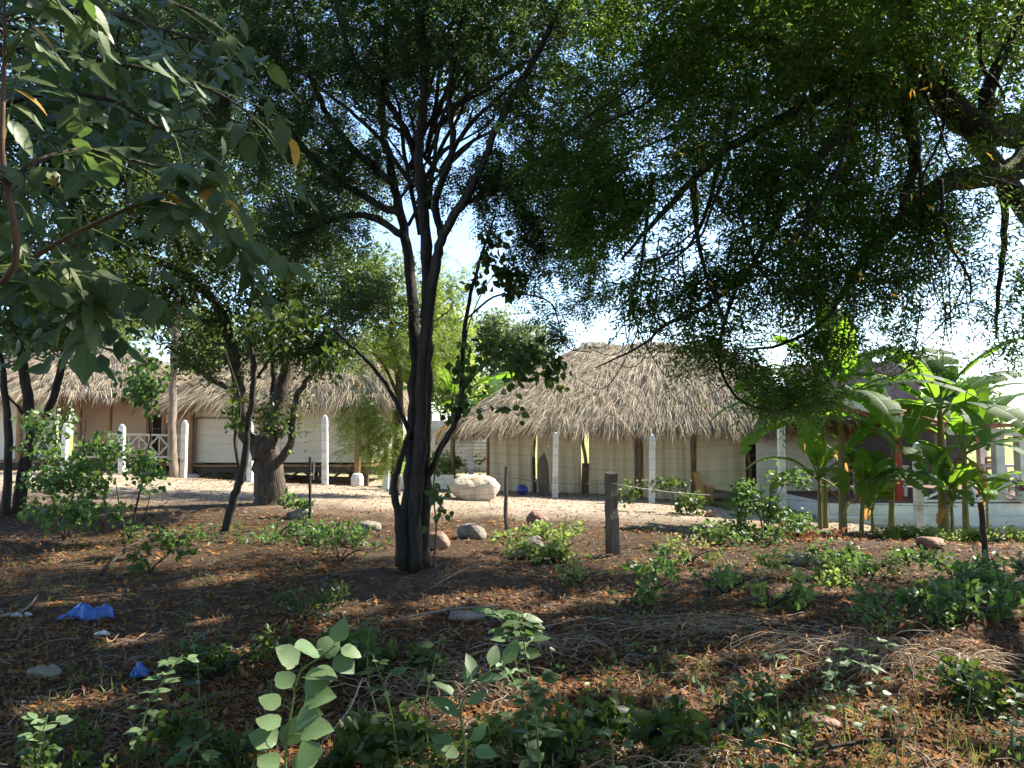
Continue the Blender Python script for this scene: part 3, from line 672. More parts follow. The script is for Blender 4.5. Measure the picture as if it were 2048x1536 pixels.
# railing with crossed braces
Yr = 17.75
rl = thing('white_railing', 'white railing with crossed bars on the restaurant plinth', 'railing', np.array([X(1930, Yr), Yr, .2]))
zt_, zb_ = at(1930, 952, Yr)[2], at(1930, 1003, Yr)[2]
obj('rail', MB().box(((X(1830, Yr) + X(2032, Yr)) / 2, Yr, zt_), (X(2032, Yr) - X(1830, Yr), .07, .08)), M['white_paint'], rl)
obj('rail', MB().box(((X(1830, Yr) + X(2032, Yr)) / 2, Yr, zb_), (X(2032, Yr) - X(1830, Yr), .07, .08)), M['white_paint'], rl)
for a, b in ((1838, 1935), (1945, 2030)):
    obj('brace', MB().beam((X(a, Yr), Yr - .02, zb_ + .05), (X(b, Yr), Yr - .02, zt_ - .05), .05, .06, (0, 1, 0)), M['white_paint'], rl)
    obj('brace', MB().beam((X(a, Yr), Yr + .02, zt_ - .05), (X(b, Yr), Yr + .02, zb_ + .05), .05, .06, (0, 1, 0)), M['white_paint'], rl)
obj('baluster', MB().box((X(1940, Yr), Yr, (zt_ + zb_) / 2), (.07, .06, zt_ - zb_ - .09)), M['white_paint'], rl)
# tables and chairs inside
def table(px, Y, label):
    c = np.array([X(px, Y), Y, .23]); t = thing('dining_table', label, 'table', c, 'tables in the restaurant')
    obj('table_top', MB().box(c + [0, 0, .74], (1.1, .8, .05)), M['white_paint'], t)
    for sx in (-1, 1):
        for sy in (-1, 1): obj('leg', MB().box(c + [sx * .48, sy * .33, .357], (.06, .06, .714)), M['white_paint'], t)
def chair(px, Y, rz, label):
    c = np.array([X(px, Y), Y, .23]); t = thing('dining_chair', label, 'chair', c, 'chairs in the restaurant'); t.rotation_euler = (0, 0, rz)
    obj('seat', MB().box(c + [0, 0, .44], (.42, .42, .04)), M['hut_wood'], t)
    for sx in (-1, 1):
        obj('leg', MB().box(c + [sx * .18, -.18, .21], (.04, .04, .42)), M['hut_wood'], t)
        obj('leg', MB().box(c + [sx * .18, .19, .46], (.04, .04, .92)), M['hut_wood'], t)
    for zz in (.62, .78, .9): obj('back_slat', MB().box(c + [0, .19, zz], (.32, .02, .07)), M['hut_wood'], t)
table(1755, 19.6, 'white dining table behind the lone banana stem left of the red column')
table(1985, 19.8, 'white dining table behind the crossed railing')
chair(1715, 19.4, 1.6, 'wooden chair left of the white table by the red column')
chair(1765, 20.5, 0, 'wooden chair behind the white table by the red column')
chair(1930, 19.7, 1.5, 'wooden chair left of the table behind the railing')
chair(1990, 20.7, 0, 'wooden chair behind the table at the crossed railing')
pt_ = np.array([X(2046, 17.5), 17.42, .2])
pot = thing('flower_pot', 'white rounded flower pot with dry plant on the plinth edge', 'pot', pt_)
obj('pot_body', MB().lathe(pt_, [(.1, 0), (.2, .06), (.24, .16), (.22, .26), (.24, .3), (.2, .3)], 16), M['white_paint'], pot, True)
g = np.random.default_rng(3); bp = pt_ + [0, 0, .32] + g.normal(0, .06, (40, 3)); obj('plant', quads(leaf_cloud(bp, unit(g.normal(0, .5, (40, 3)) + [0, 0, .5]), g, .14, .04, 5, .08)), M['dry_leaf'], pot, kind='stuff')

# ---- old plastered building with scalloped parapet, seen corner on
cb = at(1842, 866, 26); cb[2] = -.3
ob = thing('old_building', 'tall weathered building with scalloped parapet, purplish shaded front and white sunlit side', 'building', cb)
an = R(40); d1 = np.array([-math.cos(an), math.sin(an), 0]); d2 = np.array([math.sin(an), math.cos(an), 0])
ztop = at(1842, 738, 26)[2]; H = ztop - cb[2]; L1 = 4.6; L2 = 3.0
def wallseg(p, d, L, z0, z1, th, m_, nm):
    n_ = np.array([d[1], -d[0], 0]); q = MB(); a = p - n_ * 0
    pts = [a, a + d * L, a + d * L + n_ * th, a + n_ * th]
    q.add([[*x[:2], z0] for x in pts] + [[*x[:2], z1] for x in pts], [(0, 1, 2, 3), (4, 7, 6, 5), (0, 4, 5, 1), (1, 5, 6, 2), (2, 6, 7, 3), (3, 7, 4, 0)]); return obj(nm, q, M[m_], ob)
wallseg(cb + d1 * .0, d1, L1, cb[2], ztop, .2, 'shaded_old_plaster', 'front_wall')
wallseg(cb + d2 * L2, -d2, L2 - .22, cb[2], ztop, .2, 'white_paint', 'side_wall')  # same building in white; the sun on this side is put into the colour
nn = 60; pr = MB(); nrm1 = np.array([-d1[1], d1[0], 0]); s_ = np.linspace(-.06, L1, nn)
hh = .26 + .16 * np.abs(np.sin((s_ - .1) / 1.15 * math.pi)) ** .8
n1 = np.array([d1[1], -d1[0], 0])
v = []
for off in (-.05, .2):
    for k in range(nn): q = cb + d1 * s_[k] + n1 * off; v.append([q[0], q[1], ztop + .003])
    for k in range(nn): q = cb + d1 * s_[k] + n1 * off; v.append([q[0], q[1], ztop + hh[k]])
f = []
for k in range(nn - 1):
    f += [(k, k + 1, nn + k + 1, nn + k), (2 * nn + k + 1, 2 * nn + k, 3 * nn + k, 3 * nn + k + 1), (nn + k, nn + k + 1, 3 * nn + k + 1, 3 * nn + k)]
f += [(0, nn, 3 * nn, 2 * nn), (nn - 1, 3 * nn - 1, 4 * nn - 1, 2 * nn - 1)]
obj('parapet', MB().add(v, f), M['shaded_old_plaster'], ob)
obj('string_course', MB().beam(cb + [0, 0, H - .05] - n1 * .05, cb + d1 * L1 + [0, 0, H - .05] - n1 * .05, .1, .09), M['shaded_old_plaster'], ob)

# ================================================================== fences
def white_post(px, pt, pb, Y, label, w_=.15, tilt=0):
    b = gp(px, pb, Y); zt = at(px, pt, Y)[2]; h = zt - b[2]
    t = thing('white_post', label, 'fence post', b, 'white painted fence posts')
    m = MB(); h2 = h - .12; q = w_ / 2
    tp = np.array([tilt * h, 0, 0])
    ring = lambda z, s: [b + tp * (z / h) + [sx * s, sy * s, z] for sx, sy in ((-1, -1), (1, -1), (1, 1), (-1, 1))]
    v = ring(-.1, q) + ring(h2, q * .96) + ring(h2 + .09, q * .55) + ring(h, q * .12)
    f = [(3, 2, 1, 0)] + [(k * 4 + i, k * 4 + (i + 1) % 4, k * 4 + 4 + (i + 1) % 4, k * 4 + 4 + i) for k in range(3) for i in range(4)] + [(12, 13, 14, 15)]
    m.add(v, f); obj('shaft', m, M['white_post'], t)
    for k in range(4):
        z = h * (.3 + .17 * k); st = MB().box(b + tp * (z / h) + [0, -q - .004, z], (.03, .01, .006)); obj('wire_staple', st, M['wire'], t)
    return b
WP = [(128, 846, 950, 23.5, 'white post in front of the cream wall of the porch hut'),
      (243, 848, 950, 22.6, 'white post in front of the left end of the porch railing'),
      (366, 840, 962, 21.8, 'white post at the right end of the porch railing'),
      (500, 842, 970, 21.2, 'white post just left of the stout forked tree'),
      (650, 830, 968, 20.8, 'white post in front of the stilt hut, beside the water pipe'),
      (771, 880, 980, 20.5, 'white post under the drooping fine leaved branches'),
      (942, 858, 985, 22.3, 'white post standing directly behind the pale boulder'),
      (1110, 864, 1000, 20.3, 'white post right of the pointed wooden post'),
      (1303, 868, 1006, 20.0, 'white post right of the square dark fence post'),
      (1565, 835, 1020, 18.0, 'white post among drooping leaves of the left banana clump'),
      (1838, 884, 1056, 16.3, 'white post between the banana plants before the restaurant')]
WB = []
for p in WP: WB.append((white_post(*p, tilt=float(rng.normal(0, .016))), at(p[0], p[1], p[3])[2]))
def wire(pts, label, r=.004, barbs=0, group='barbed wire strands'):
    pts = np.array(pts); t = thing('barbed_wire', label, 'wire', pts[0], group)
    c = []
    for a, b in zip(pts[:-1], pts[1:]):
        for k in np.linspace(0, 1, 8)[:-1]: c.append(a * (1 - k) + b * k - [0, 0, .05 * 4 * k * (1 - k)])
    c.append(pts[-1]); c = np.array(c); obj('strand', MB().tube(c, r, 4), M['wire'], t)
    if barbs:
        m = MB(); L = np.linalg.norm(pts[-1] - pts[0]); nb = int(L * barbs); fi = np.linspace(0, len(c) - 1.01, nb)
        for x in fi:
            k = int(x); p = c[k] * (1 - x + k) + c[k + 1] * (x - k); d = unit(rng.normal(0, 1, 3)) * .022; m.beam(p - d, p + d, .005, .005)
            d = unit(rng.normal(0, 1, 3)) * .022; m.beam(p - d, p + d, .005, .005)
        obj('barbs', m, M['wire'], t, kind='stuff')
for k, (fr_, nm) in enumerate(((.32, 'lowest'), (.48, 'second lowest'), (.64, 'middle'), (.78, 'second highest'), (.9, 'highest'))):
    wire([np.array([b[0], b[1] - .09, b[2] + (zt - b[2]) * fr_]) for b, zt in WB], f'{nm} barbed wire strand strung along the white posts', .003, 1.2)
# rough timber posts of the nearer fence
def stake(px, pt, pb, Y, r, label, mat_='post_wood', sq=False, lean=0, point=False):
    b = gp(px, pb, Y); zt = at(px, pt, Y)[2]; g = np.random.default_rng(px)
    h = zt - b[2]
    k = 9; zz = np.linspace(-.15, h, k); c = np.stack([b[0] + lean * zz + g.normal(0, r * .12, k), b[1] + g.normal(0, r * .1, k), b[2] + zz], 1)
    rr = r * np.linspace(1.08, .92, k)
    if point: rr[-2] *= .8; rr[-1] *= .1; c[-2, 2] = b[2] + h * .84
    m = MB().tube(c, rr, 4 if sq else 8, .04 if sq else .12, px)
    o = obj('fence_post', m, M[mat_], smooth_=False, origin=b); tag(o, label, 'fence post', 'rough wooden fence posts'); return b, zt
s1 = stake(1224, 946, 1108, 11.2, .098, 'thick square weathered fence post with wire before the curtains', sq=True)
s2 = stake(1012, 932, 1062, 12.8, .032, 'thin grey round stake right of the pale boulder')
s3 = stake(1480, 980, 1062, 13.0, .045, 'short dark stake half hidden in the tangled shrub', 'bark_dark')
s4 = stake(1974, 1004, 1176, 10.4, .04, 'thin dark crooked stake on the right bank', 'bark_dark', lean=-.06)
s5 = stake(620, 914, 1040, 13.6, .025, 'thin stake right of the stout forked tree', 'bark_dark', lean=-.02)
s6 = stake(1087, 905, 995, 20.9, .16, 'broad brown post with a pointed top in front of the curtains', 'post_wood', point=True, sq=True)
s7 = stake(1706, 1108, 1172, 10.8, .10, 'broken leaning stump of a squared post on the bank', sq=True, lean=-.12)
s8 = stake(1770, 1460, 1530, 4.6, .02, 'short dark stub stake among the dry grass', 'bark_dark', lean=.2)
wire([gp(905, 1000, 14) + [0, 0, .62], np.array([*s2[0][:2], at(1012, 953, 12.8)[2]]) - [0, .04, 0], np.array([*s1[0][:2], at(1224, 966, 11.2)[2]]) - [0, .1, 0], np.array([*s3[0][:2], at(1480, 990, 13)[2]]) - [0, .05, 0], np.array([*s4[0][:2], at(1974, 1012, 10.4)[2]]) - [0, .04, 0]], 'slack barbed wire strung from the thin grey stake past the square post', .0035, 5, 'barbed wire of the near fence')
wire([np.array([*s5[0][:2], at(620, 950, 13.6)[2]]) - [0, .03, 0], gp(800, 1000, 12.5) + [0, 0, .75], np.array([*s2[0][:2], at(1012, 985, 12.8)[2]]) - [0, .04, 0]], 'slack barbed wire running from the dark thin stake to the grey one', .0035, 5, 'barbed wire of the near fence')

# ================================================================== boulders, ball, rubbish
def rock(name, px, py, Y, size, label, mat_, seed, rotz=0, flat=.25, cat='rock', group=None, sink=.15):
    g = np.random.default_rng(seed); import bmesh
    bm = bmesh.new(); bmesh.ops.create_icosphere(bm, subdivisions=3, radius=1)
    dirs = unit(g.normal(0, 1, (15, 3))); amp = g.uniform(.62, .92, 15)
    ph = g.uniform(0, 6, (4, 3)); fr2 = g.normal(0, 2.2, (4, 3))
    for v in bm.verts:
        p = np.array(v.co); p = np.sign(p) * np.abs(p) ** .75
        for d, a in zip(dirs, amp):
            e = p @ d
            if e > a: p = p - d * (e - a) * .85
        nz_ = sum(math.sin(p @ fr2[i] + ph[i, 0]) for i in range(4)) * .035 + sum(math.sin(p @ fr2[i] * 4 + ph[i, 1]) for i in range(4)) * .012
        v.co = Vector(p * (1 + nz_))
    me = bpy.data.meshes.new(name); bm.to_mesh(me); bm.free()
    s = np.array(size); b = gp(px, py, Y)
    for v in me.vertices: v.co = Vector((v.co.x * s[0], v.co.y * s[1], v.co.z * s[2] + s[2] * (1 - sink) * .6))
    me.polygons.foreach_set('use_smooth', np.ones(len(me.polygons), bool)); me.materials.append(M[mat_])
    o = bpy.data.objects.new(name, me); o.location = tuple(b); o.rotation_euler = (0, 0, rotz); link(o); return tag(o, label, cat, group)
rock('boulder', 948, 993, 18.3, (.64, .55, .38), 'large pale rounded boulder in front of the thatched hut', 'rock_pale', 5, .3, cat='boulder')
rock('rock', 1073, 1036, 14.5, (.22, .2, .17), 'squarish brown rock on the open sandy ground', 'rock_brown', 8, .4)
rock('rock', 1060, 1130, 10.9, (.2, .2, .21), 'upright grey rock under the bright green weeds', 'rock', 9)
rock('rock', 945, 1085, 12.6, (.24, .2, .17), 'jagged pale grey rock right of the dark trunk', 'rock', 10)
rock('rock', 878, 1105, 11.6, (.2, .2, .16), 'reddish brown rock at the foot of the dark trunk', 'rock_brown', 12)
rock('rock', 930, 1245, 7.6, (.2, .12, .055), 'flat grey stone lying in the leaf litter', 'rock', 14)
rock('rock', 1085, 1062, 12.8, (.17, .16, .1), 'small low rock beside the bright green weeds', 'rock', 15)
rock('rock', 740, 1055, 13.2, (.22, .18, .12), 'low grey rock between the forked tree and the dark trunk', 'rock', 16)
rock('rock', 600, 1040, 13.9, (.24, .2, .13), 'grey rock at the foot of the stout forked tree', 'rock', 17)
rock('rock', 1610, 1150, 10.6, (.3, .22, .12), 'dark flat rock on the bank left of the broken stump', 'rock', 18)
rock('rock', 1860, 1130, 11.4, (.24, .2, .12), 'brown rock in the bank right of the broken stump', 'rock_brown', 19)
rock('rock', 1420, 1022, 17.0, (.14, .12, .1), 'small brown rock near the raised curtain', 'rock_brown', 20)
rock('rock', 90, 1340, 5.9, (.12, .1, .06), 'small dull stone among leaves near the blue bag', 'rock', 22)
rock('rock', 1640, 1440, 4.9, (.12, .1, .05), 'small pale brown stone among dry twigs', 'rock_brown', 23)
b = gp(1045, 995, 20.6); bl = thing('rubber_ball', 'dark blue ball lying against the first curtain', 'ball', b)
obj('ball_body', MB().lathe(b, [(.145 * math.sin(a) + .0005, .145 - .145 * math.cos(a)) for a in np.linspace(.02, math.pi - .02, 14)], 20), M['blue_ball'], bl, True)
obj('ball_band', MB().lathe(b + [0, 0, .145], [(.1452, -.012), (.1468, 0), (.1452, .012)], 20), M['blue_plastic'], bl)
def bag(px, py, Y, size, label, mat_, seed):
    g = np.random.default_rng(seed); n_ = 26; u, v = np.meshgrid(np.linspace(-1, 1, n_), np.linspace(-1, 1, n_)); r = np.sqrt(u * u + v * v)
    c = gp(px, py, Y); e = np.clip(1 - np.maximum(abs(u), abs(v)) ** 6, 0, 1)
    ph = g.uniform(0, 6, 6)
    cr_ = .5 + .22 * np.sin(u * 4 + ph[0] + v * 2) + .2 * np.sin(v * 7 + ph[1] - u * 3) + .08 * np.sin(u * 13 + v * 9 + ph[2]) + .1 * np.abs(np.sin(u * 19 - v * 15 + ph[3])) + .06 * np.sin(u * 27 - v * 31)
    ed = 1 + .16 * np.sin(np.arctan2(v, u) * 5 + ph[4]) + .08 * np.sin(np.arctan2(v, u) * 9 + ph[5])
    x = c[0] + u * size[0] * ed; y = c[1] + v * size[1] * ed; z = gz(x, y) + .012 + e * cr_ * size[2]
    i = (np.arange(n_ - 1)[:, None] * n_ + np.arange(n_ - 1)[None]).ravel(); P = np.stack([x, y, z], -1).reshape(-1, 3)
    o = obj('plastic_bag', (P, np.stack([i, i + 1, i + n_ + 1, i + n_], 1), 4), M[mat_], smooth_=True, origin=c); md = o.modifiers.new('thick', 'SOLIDIFY'); md.thickness = .004
    return tag(o, label, 'bag')
bag(178, 1226, 7.7, (.21, .15, .12), 'crumpled blue plastic bag lying on leaf litter', 'blue_plastic', 1)
bag(280, 1338, 5.8, (.06, .05, .10), 'small blue plastic scrap behind the pale lit weed', 'blue_plastic', 2)
bag(205, 1262, 7.1, (.06, .04, .04), 'small white plastic scrap below the blue bag', 'white_paint', 3)
bag(455, 1516, 4.25, (.10, .04, .05), 'crushed clear grey plastic wrapper in the weeds', 'grey_plastic', 4)
bag(45, 1222, 7.8, (.08, .05, .03), 'dirty white plastic scrap left of the blue bag', 'grey_plastic', 5)

# ================================================================== trees
def L_(pts, Y, r0, r1, dy=0):
    n_ = len(pts); return ([at(p[0], p[1], Y + dy * i / max(1, n_ - 1)) for i, p in enumerate(pts)], r0, r1)
def feather(bp, bd, g): return pinnate(bp, bd, g, 11, .28, .064, .023, .3, .35, .2)
def neem(bp, bd, g): return pinnate(bp, bd, g, 11, .36, .095, .023, .6, .55, .2)
def tuft(L, W, k, sp): return lambda bp, bd, g: leaf_cloud(bp, bd, g, L, W, k, sp)
def ovate_arr(base, d, s, L, W):
    n_ = np.cross(d, s); a = base + d * L * .28; b2 = base + d * L * .62
    return np.stack([base, a + s * W * .5 + n_ * W * .1, b2 + s * W * .4 + n_ * W * .1, base + d * L - n_ * W * .15, b2 - s * W * .4 + n_ * W * .1, a - s * W * .5 + n_ * W * .1], -2)
def ovate_mesh(q):
    v = q.reshape(-1, 3); o = np.arange(len(v) // 6)[:, None] * 6
    return v, np.concatenate([o + np.array([[0, 1, 2, 3]]), o + np.array([[0, 3, 4, 5]])], 1).reshape(-1, 4), 4
_oldq = quads
def quads(v): return v if isinstance(v, tuple) else _oldq(v)
def hearts(L=.11, W=.085, k=3, sp=.07, droop=.7):
    def f(bp, bd, g):
        N = len(bp); d = unit(bd[:, None] * .4 + g.normal(0, .6, (N, k, 3)) + np.array([0, 0, -droop])); b = bp[:, None] + g.normal(0, sp, (N, k, 3))
        s = unit(np.cross(d, g.normal(0, 1, (N, k, 3)) + np.array([.3, -1, .3]))); LL = L * g.uniform(.6, 1.2, (N, k, 1))
        return ovate_mesh(ovate_arr(b, d, s, LL, LL * W / L))
    return f

# ---- main dark multi-stemmed tree
Ym = 10.2; mb_ = gp(828, 1135, Ym); dz = mb_[2] - at(828, 1135, Ym)[2]
limbs = [
 L_([(812, 1140), (818, 1000), (826, 850), (830, 700), (822, 560), (802, 430), (780, 330), (765, 220), (772, 60), (760, -200)], Ym, .095, .03, .6),
 L_([(842, 1140), (846, 1000), (848, 850), (852, 700), (854, 560), (848, 430), (838, 330), (846, 200), (852, 0), (862, -300)], Ym + .1, .098, .03, -.8),
 L_([(828, 1140), (834, 980), (842, 860), (846, 720), (868, 560), (882, 480), (922, 410), (965, 330), (1000, 240), (1080, 100), (1150, -50)], Ym - .1, .08, .028, -1.0),
 L_([(800, 1130), (797, 1040), (788, 975), (800, 925), (820, 860)], Ym - .2, .055, .03),
 L_([(836, 1138), (826, 1030), (834, 920), (840, 800)], Ym - .17, .07, .04),
 L_([(848, 970), (885, 890), (920, 820), (925, 720), (935, 620), (960, 520), (990, 430)], Ym - .1, .046, .012, -.4),
 L_([(826, 880), (790, 800), (750, 740), (700, 690), (640, 640)], Ym - .1, .035, .01, -.6),
 L_([(802, 430), (740, 400), (640, 330), (560, 240), (480, 150), (380, 60), (250, -60)], Ym, .06, .02, .8),
 L_([(790, 370), (700, 290), (640, 200), (600, 80), (560, -80)], Ym, .055, .02, 1.2),
 L_([(885, 480), (872, 400), (905, 300), (900, 180), (930, 0), (960, -180)], Ym - .2, .055, .02, -1),
 L_([(806, 470), (730, 430), (650, 445), (570, 475), (500, 470)], Ym, .05, .015, .6),
 L_([(838, 340), (800, 240), (700, 100), (650, -100)], Ym, .05, .02, -1.2),
 L_([(922, 410), (1010, 370), (1100, 300), (1220, 180)], Ym - .4, .04, .015, .8),
 L_([(930, 640), (1000, 590), (1100, 605), (1130, 690), (1180, 705)], Ym - .3, .016, .006, .3)]
GC1 = [((-1.3, 10.4, 8.8), (4.6, 3.6, 2.0), 420)]
fg = np.random.default_rng(91)
for k in range(20):
    sx, sy = fg.uniform(790, 885), fg.uniform(250, 470); a = fg.uniform(-1.25, 1.1); ln = fg.uniform(220, 420)
    ex, ey = sx + math.sin(a) * ln, sy - math.cos(a) * ln
    limbs.append(L_([(sx, sy), (sx + (ex - sx) * .3, sy + (ey - sy) * .42), (sx + (ex - sx) * .65 + fg.normal(0, 12), sy + (ey - sy) * .72), (ex, ey)], Ym + fg.uniform(-.2, .3), fg.uniform(.022, .042), .008, fg.uniform(-1.2, 1.2)))
G1 = [(at(800, -60, 10.4), (4.2, 2.6, .9), 390), (at(560, 120, 10.5), (2.0, 1.6, 1.1), 255), (at(900, 100, 9.8), (1.9, 1.6, 1.0), 300),
      (at(1120, 260, 9.8), (1.0, 1.0, .8), 120), (at(690, 320, 10.6), (1.4, 1.2, .5), 105), (at(1090, 520, 10.2), (.55, .5, .65), 39),
      (at(620, 480, 10.6), (.9, .8, .5), 60), (at(720, 620, 10.0), (.6, .5, .5), 45), (at(1000, 380, 9.8), (.9, .7, .5), 90), (at(1060, 450, 10.1), (.7, .5, .6), 45), (at(1170, 400, 9.9), (.8, .6, .5), 55), (at(1190, 560, 10.2), (.45, .4, .45), 20), (at(1110, 640, 10.2), (.4, .3, .3), 14), (at(640, 420, 10.5), (1.2, .8, .5), 50), (at(480, 260, 10.8), (1.4, 1, 1), 135)]
tree('feathery_tree', 'tall dark tree with several fused stems and fine feathery leaves', mb_, limbs, G1, ('bark_dark', 'twig', 'feather_leaf'), feather, 101, sprays=11, coarse=((.15, .08, 7, .16), GC1), trunk_n=5, n=14, rough=.14, batches=18)
# pods
for i, (px, py) in enumerate(((1165, 55), (1185, 45), (1140, 62), (1190, 60), (1150, 15), (945, 130), (955, 118), (1000, 255), (1005, 262))):
    c = at(px, py, 8.6 + .2 * (i % 3)); pd = thing('seed_pod', 'pale green curled seed pod hanging high in the feathery tree', 'pod', c, 'seed pods in the feathery tree')
    obj('pod_body', MB().tube([c + [.05 * math.cos(a), .02 * math.sin(a * 2), .05 * math.sin(a)] for a in np.linspace(0, 4.6, 9)], [.012, .025, .018, .026, .018, .026, .018, .022, .01], 6), M['fruit'], pd, True)

# ---- stout forked tree
Yc = 15.5; cb_ = gp(538, 1015, Yc)
limbs = [
 L_([(540, 1025), (537, 960), (530, 905), (526, 870)], Yc, .31, .22),
 L_([(522, 905), (487, 860), (480, 780), (465, 700), (440, 620), (380, 560), (310, 520), (240, 500)], Yc, .15, .04, -1.2),
 L_([(530, 890), (560, 800), (575, 720), (572, 600), (600, 500), (620, 440), (602, 370), (600, 250)], Yc, .17, .04, .8),
 L_([(545, 940), (583, 880), (592, 800), (622, 750), (665, 700)], Yc - .1, .10, .02, -.5),
 L_([(482, 790), (420, 755), (360, 710), (330, 690)], Yc, .07, .015, -.4),
 L_([(530, 880), (548, 780), (540, 660), (520, 560), (480, 470)], Yc + .1, .10, .03, .8),
 L_([(604, 470), (690, 430), (780, 445)], Yc + .3, .08, .02, .4),
 L_([(450, 640), (400, 640), (330, 600), (270, 610)], Yc, .06, .015, -.8),
 L_([(575, 700), (640, 640), (700, 610), (760, 640)], Yc, .06, .015, -.5),
 L_([(380, 560), (350, 480), (290, 420)], Yc - .8, .06, .02, -.4),
 L_([(530, 900), (548, 872), (558, 855)], Yc - .2, .12, .10)]
G2 = [(at(430, 500, 15), (2.3, 1.9, 1.3), 230), (at(610, 380, 15.8), (2.0, 1.6, 1.6), 200), (at(330, 600, 14.6), (1.5, 1.2, .9), 80), (at(660, 600, 15), (1.5, 1.2, 1.0), 100),
      (at(520, 680, 15), (1.3, 1, .8), 60), (at(420, 300, 15.5), (2.4, 1.8, 1.4), 170), (at(570, 830, 15), (.7, .6, .5), 14), (at(380, 720, 14.8), (.8, .5, .5), 20), (at(660, 700, 14.8), (.9, .6, .55), 60), (at(580, 610, 14.8), (.9, .7, .5), 45), (at(730, 560, 15.2), (1.1, .8, .7), 50), (at(250, 480, 15), (1.4, 1, .9), 60)]
tree('forked_tree', 'stout forked tree with round green fruit before the stilt hut', cb_, limbs, G2, ('bark', 'twig', 'calabash_leaf'), tuft(.11, .042, 5, .13), 102, sprays=8, n=14, rough=.09)
for i, (px, py) in enumerate(((563, 873), (592, 832), (609, 637), (480, 700), (540, 640), (578, 905), (520, 600), (700, 560))):
    c = at(px, py, Yc - .3); fr_ = thing('green_fruit', 'small round green fruit hanging in the forked tree', 'fruit', c, 'round fruits in the forked tree')
    obj('fruit_body', MB().lathe(c - [0, 0, .05], [(.045 * math.sin(a) + .001, .05 - .05 * math.cos(a)) for a in np.linspace(.05, 3.09, 9)], 12), M['fruit'], fr_, True)
    obj('stalk', MB().tube([c + [0, 0, .04], c + [.01, 0, .12]], .005, 5), M['twig'], fr_)

# ---- leaning thin tree in front of it
Ys = 12.6; b = gp(452, 1066, Ys)
limbs = [L_([(448, 1075), (466, 1000), (486, 940), (496, 850), (507, 760), (500, 660), (506, 560), (495, 450)], Ys, .075, .018, -.4),
         L_([(482, 950), (470, 880), (480, 800), (450, 700)], Ys, .03, .01, .2), L_([(505, 770), (560, 690), (620, 640), (700, 620)], Ys, .025, .008, -.5)]
tree('leaning_tree', 'thin leaning dark tree in front of the stout forked tree', b, limbs, [(at(560, 650, 12.3), (.9, .6, .5), 40), (at(470, 820, 12.5), (.22, .2, .4), 8), (at(660, 720, 12), (.4, .3, .25), 14), (at(500, 470, 12.2), (.8, .6, .5), 30)],
     ('bark_dark', 'twig', 'calabash_leaf'), hearts(.13, .075), 103, sprays=4, n=9)

# ---- dark forked trees at the left edge
Yl = 13.6; b = gp(35, 1045, Yl)
limbs = [L_([(32, 1055), (48, 940), (62, 870), (52, 770), (30, 650), (10, 520), (-60, 380)], Yl, .11, .04, -.5), L_([(60, 890), (100, 810), (132, 690), (150, 560), (205, 420), (260, 280)], Yl, .08, .03, .5),
         L_([(8, 1050), (18, 880), (0, 720), (-40, 560)], Yl - .3, .07, .03), L_([(62, 860), (40, 820), (5, 780)], Yl, .04, .01)]
tree('edge_tree', 'dark forked tree standing left of the porch hut', b, limbs, [(at(120, 380, 13.5), (2.2, 1.8, 1.8), 300), (at(-60, 150, 13), (2.5, 2, 2), 160), (at(230, 200, 13.8), (2, 1.6, 1.6), 260), (at(380, 60, 13.6), (2.0, 1.5, 1.2), 160), (at(60, 640, 13.2), (1.1, .8, .8), 70), (at(200, 560, 13), (.9, .7, .5), 50)],
     ('bark_dark', 'twig', 'calabash_leaf'), tuft(.11, .05, 6, .13), 104, sprays=8, n=10)
# vine shrub with heart leaves by the left edge
Yv = 11.8
for i, (px, py, label, bl) in enumerate(((262, 1010, 'straggling heart leaved shrub in front of the porch railing', [(at(290, 760, Yv), (.35, .3, .55), 34), (at(200, 900, Yv), (.5, .4, .35), 26), (at(300, 940, Yv), (.3, .3, .35), 16)]),
        (130, 1010, 'low tangled shrub with small leaves beside the dark forked tree', [(at(130, 960, Yv), (.75, .5, .3), 50), (at(90, 860, Yv), (.4, .4, .5), 24), (at(150, 1020, Yv - .5), (.8, .5, .2), 40)]))):
    b = gp(px, py, Yv)
    limbs = [([b, b + [.08, 0, .5], b + [.15, .1, 1.1], b + [.3, 0, 1.9]], .018, .006), ([b, b + [-.15, 0, .4], b + [-.3, .1, .9]], .015, .006), ([b, b + [.25, -.1, .35], b + [.35, -.1, .8]], .013, .005)]
    tree('leafy_shrub', label, b, limbs, bl, ('bark_dark', 'twig_red', 'weed_leaf'), hearts(.10, .07), 120 + i, sprays=4, n=6, cat='shrub')
# climber on the main tree
b = gp(866, 1130, 10.0)
limbs = [L_([(866, 1135), (872, 1050), (866, 980), (880, 900), (905, 850), (925, 780)], 10.0, .012, .008, -.1), L_([(925, 780), (980, 720), (1040, 690), (1110, 720)], 9.9, .01, .005, -.2), L_([(925, 780), (935, 660), (980, 560), (1030, 540)], 9.9, .01, .005, -.1)]
_bl = lambda L: [(c, tuple(np.array(r) * 1.7), int(n_ * .75)) for c, r, n_ in L]
tree('heart_leaf_climber', 'climber with dark heart shaped leaves hanging from the feathery tree', b, limbs, _bl([(at(1020, 545, 9.8), (.22, .2, .2), 12), (at(960, 520, 9.8), (.22, .2, .3), 12), (at(1070, 745, 9.7), (.36, .2, .18), 17), (at(960, 730, 9.8), (.3, .2, .2), 13), (at(1050, 690, 9.7), (.3, .2, .15), 8), (at(905, 810, 9.9), (.15, .15, .3), 7), (at(880, 1000, 9.9), (.08, .08, .3), 5), (at(1000, 830, 9.7), (.2, .15, .1), 5)]),
     ('twig', 'twig', 'calabash_leaf'), hearts(.115, .085, 3, .06), 131, sprays=4, n=5, cat='climber')

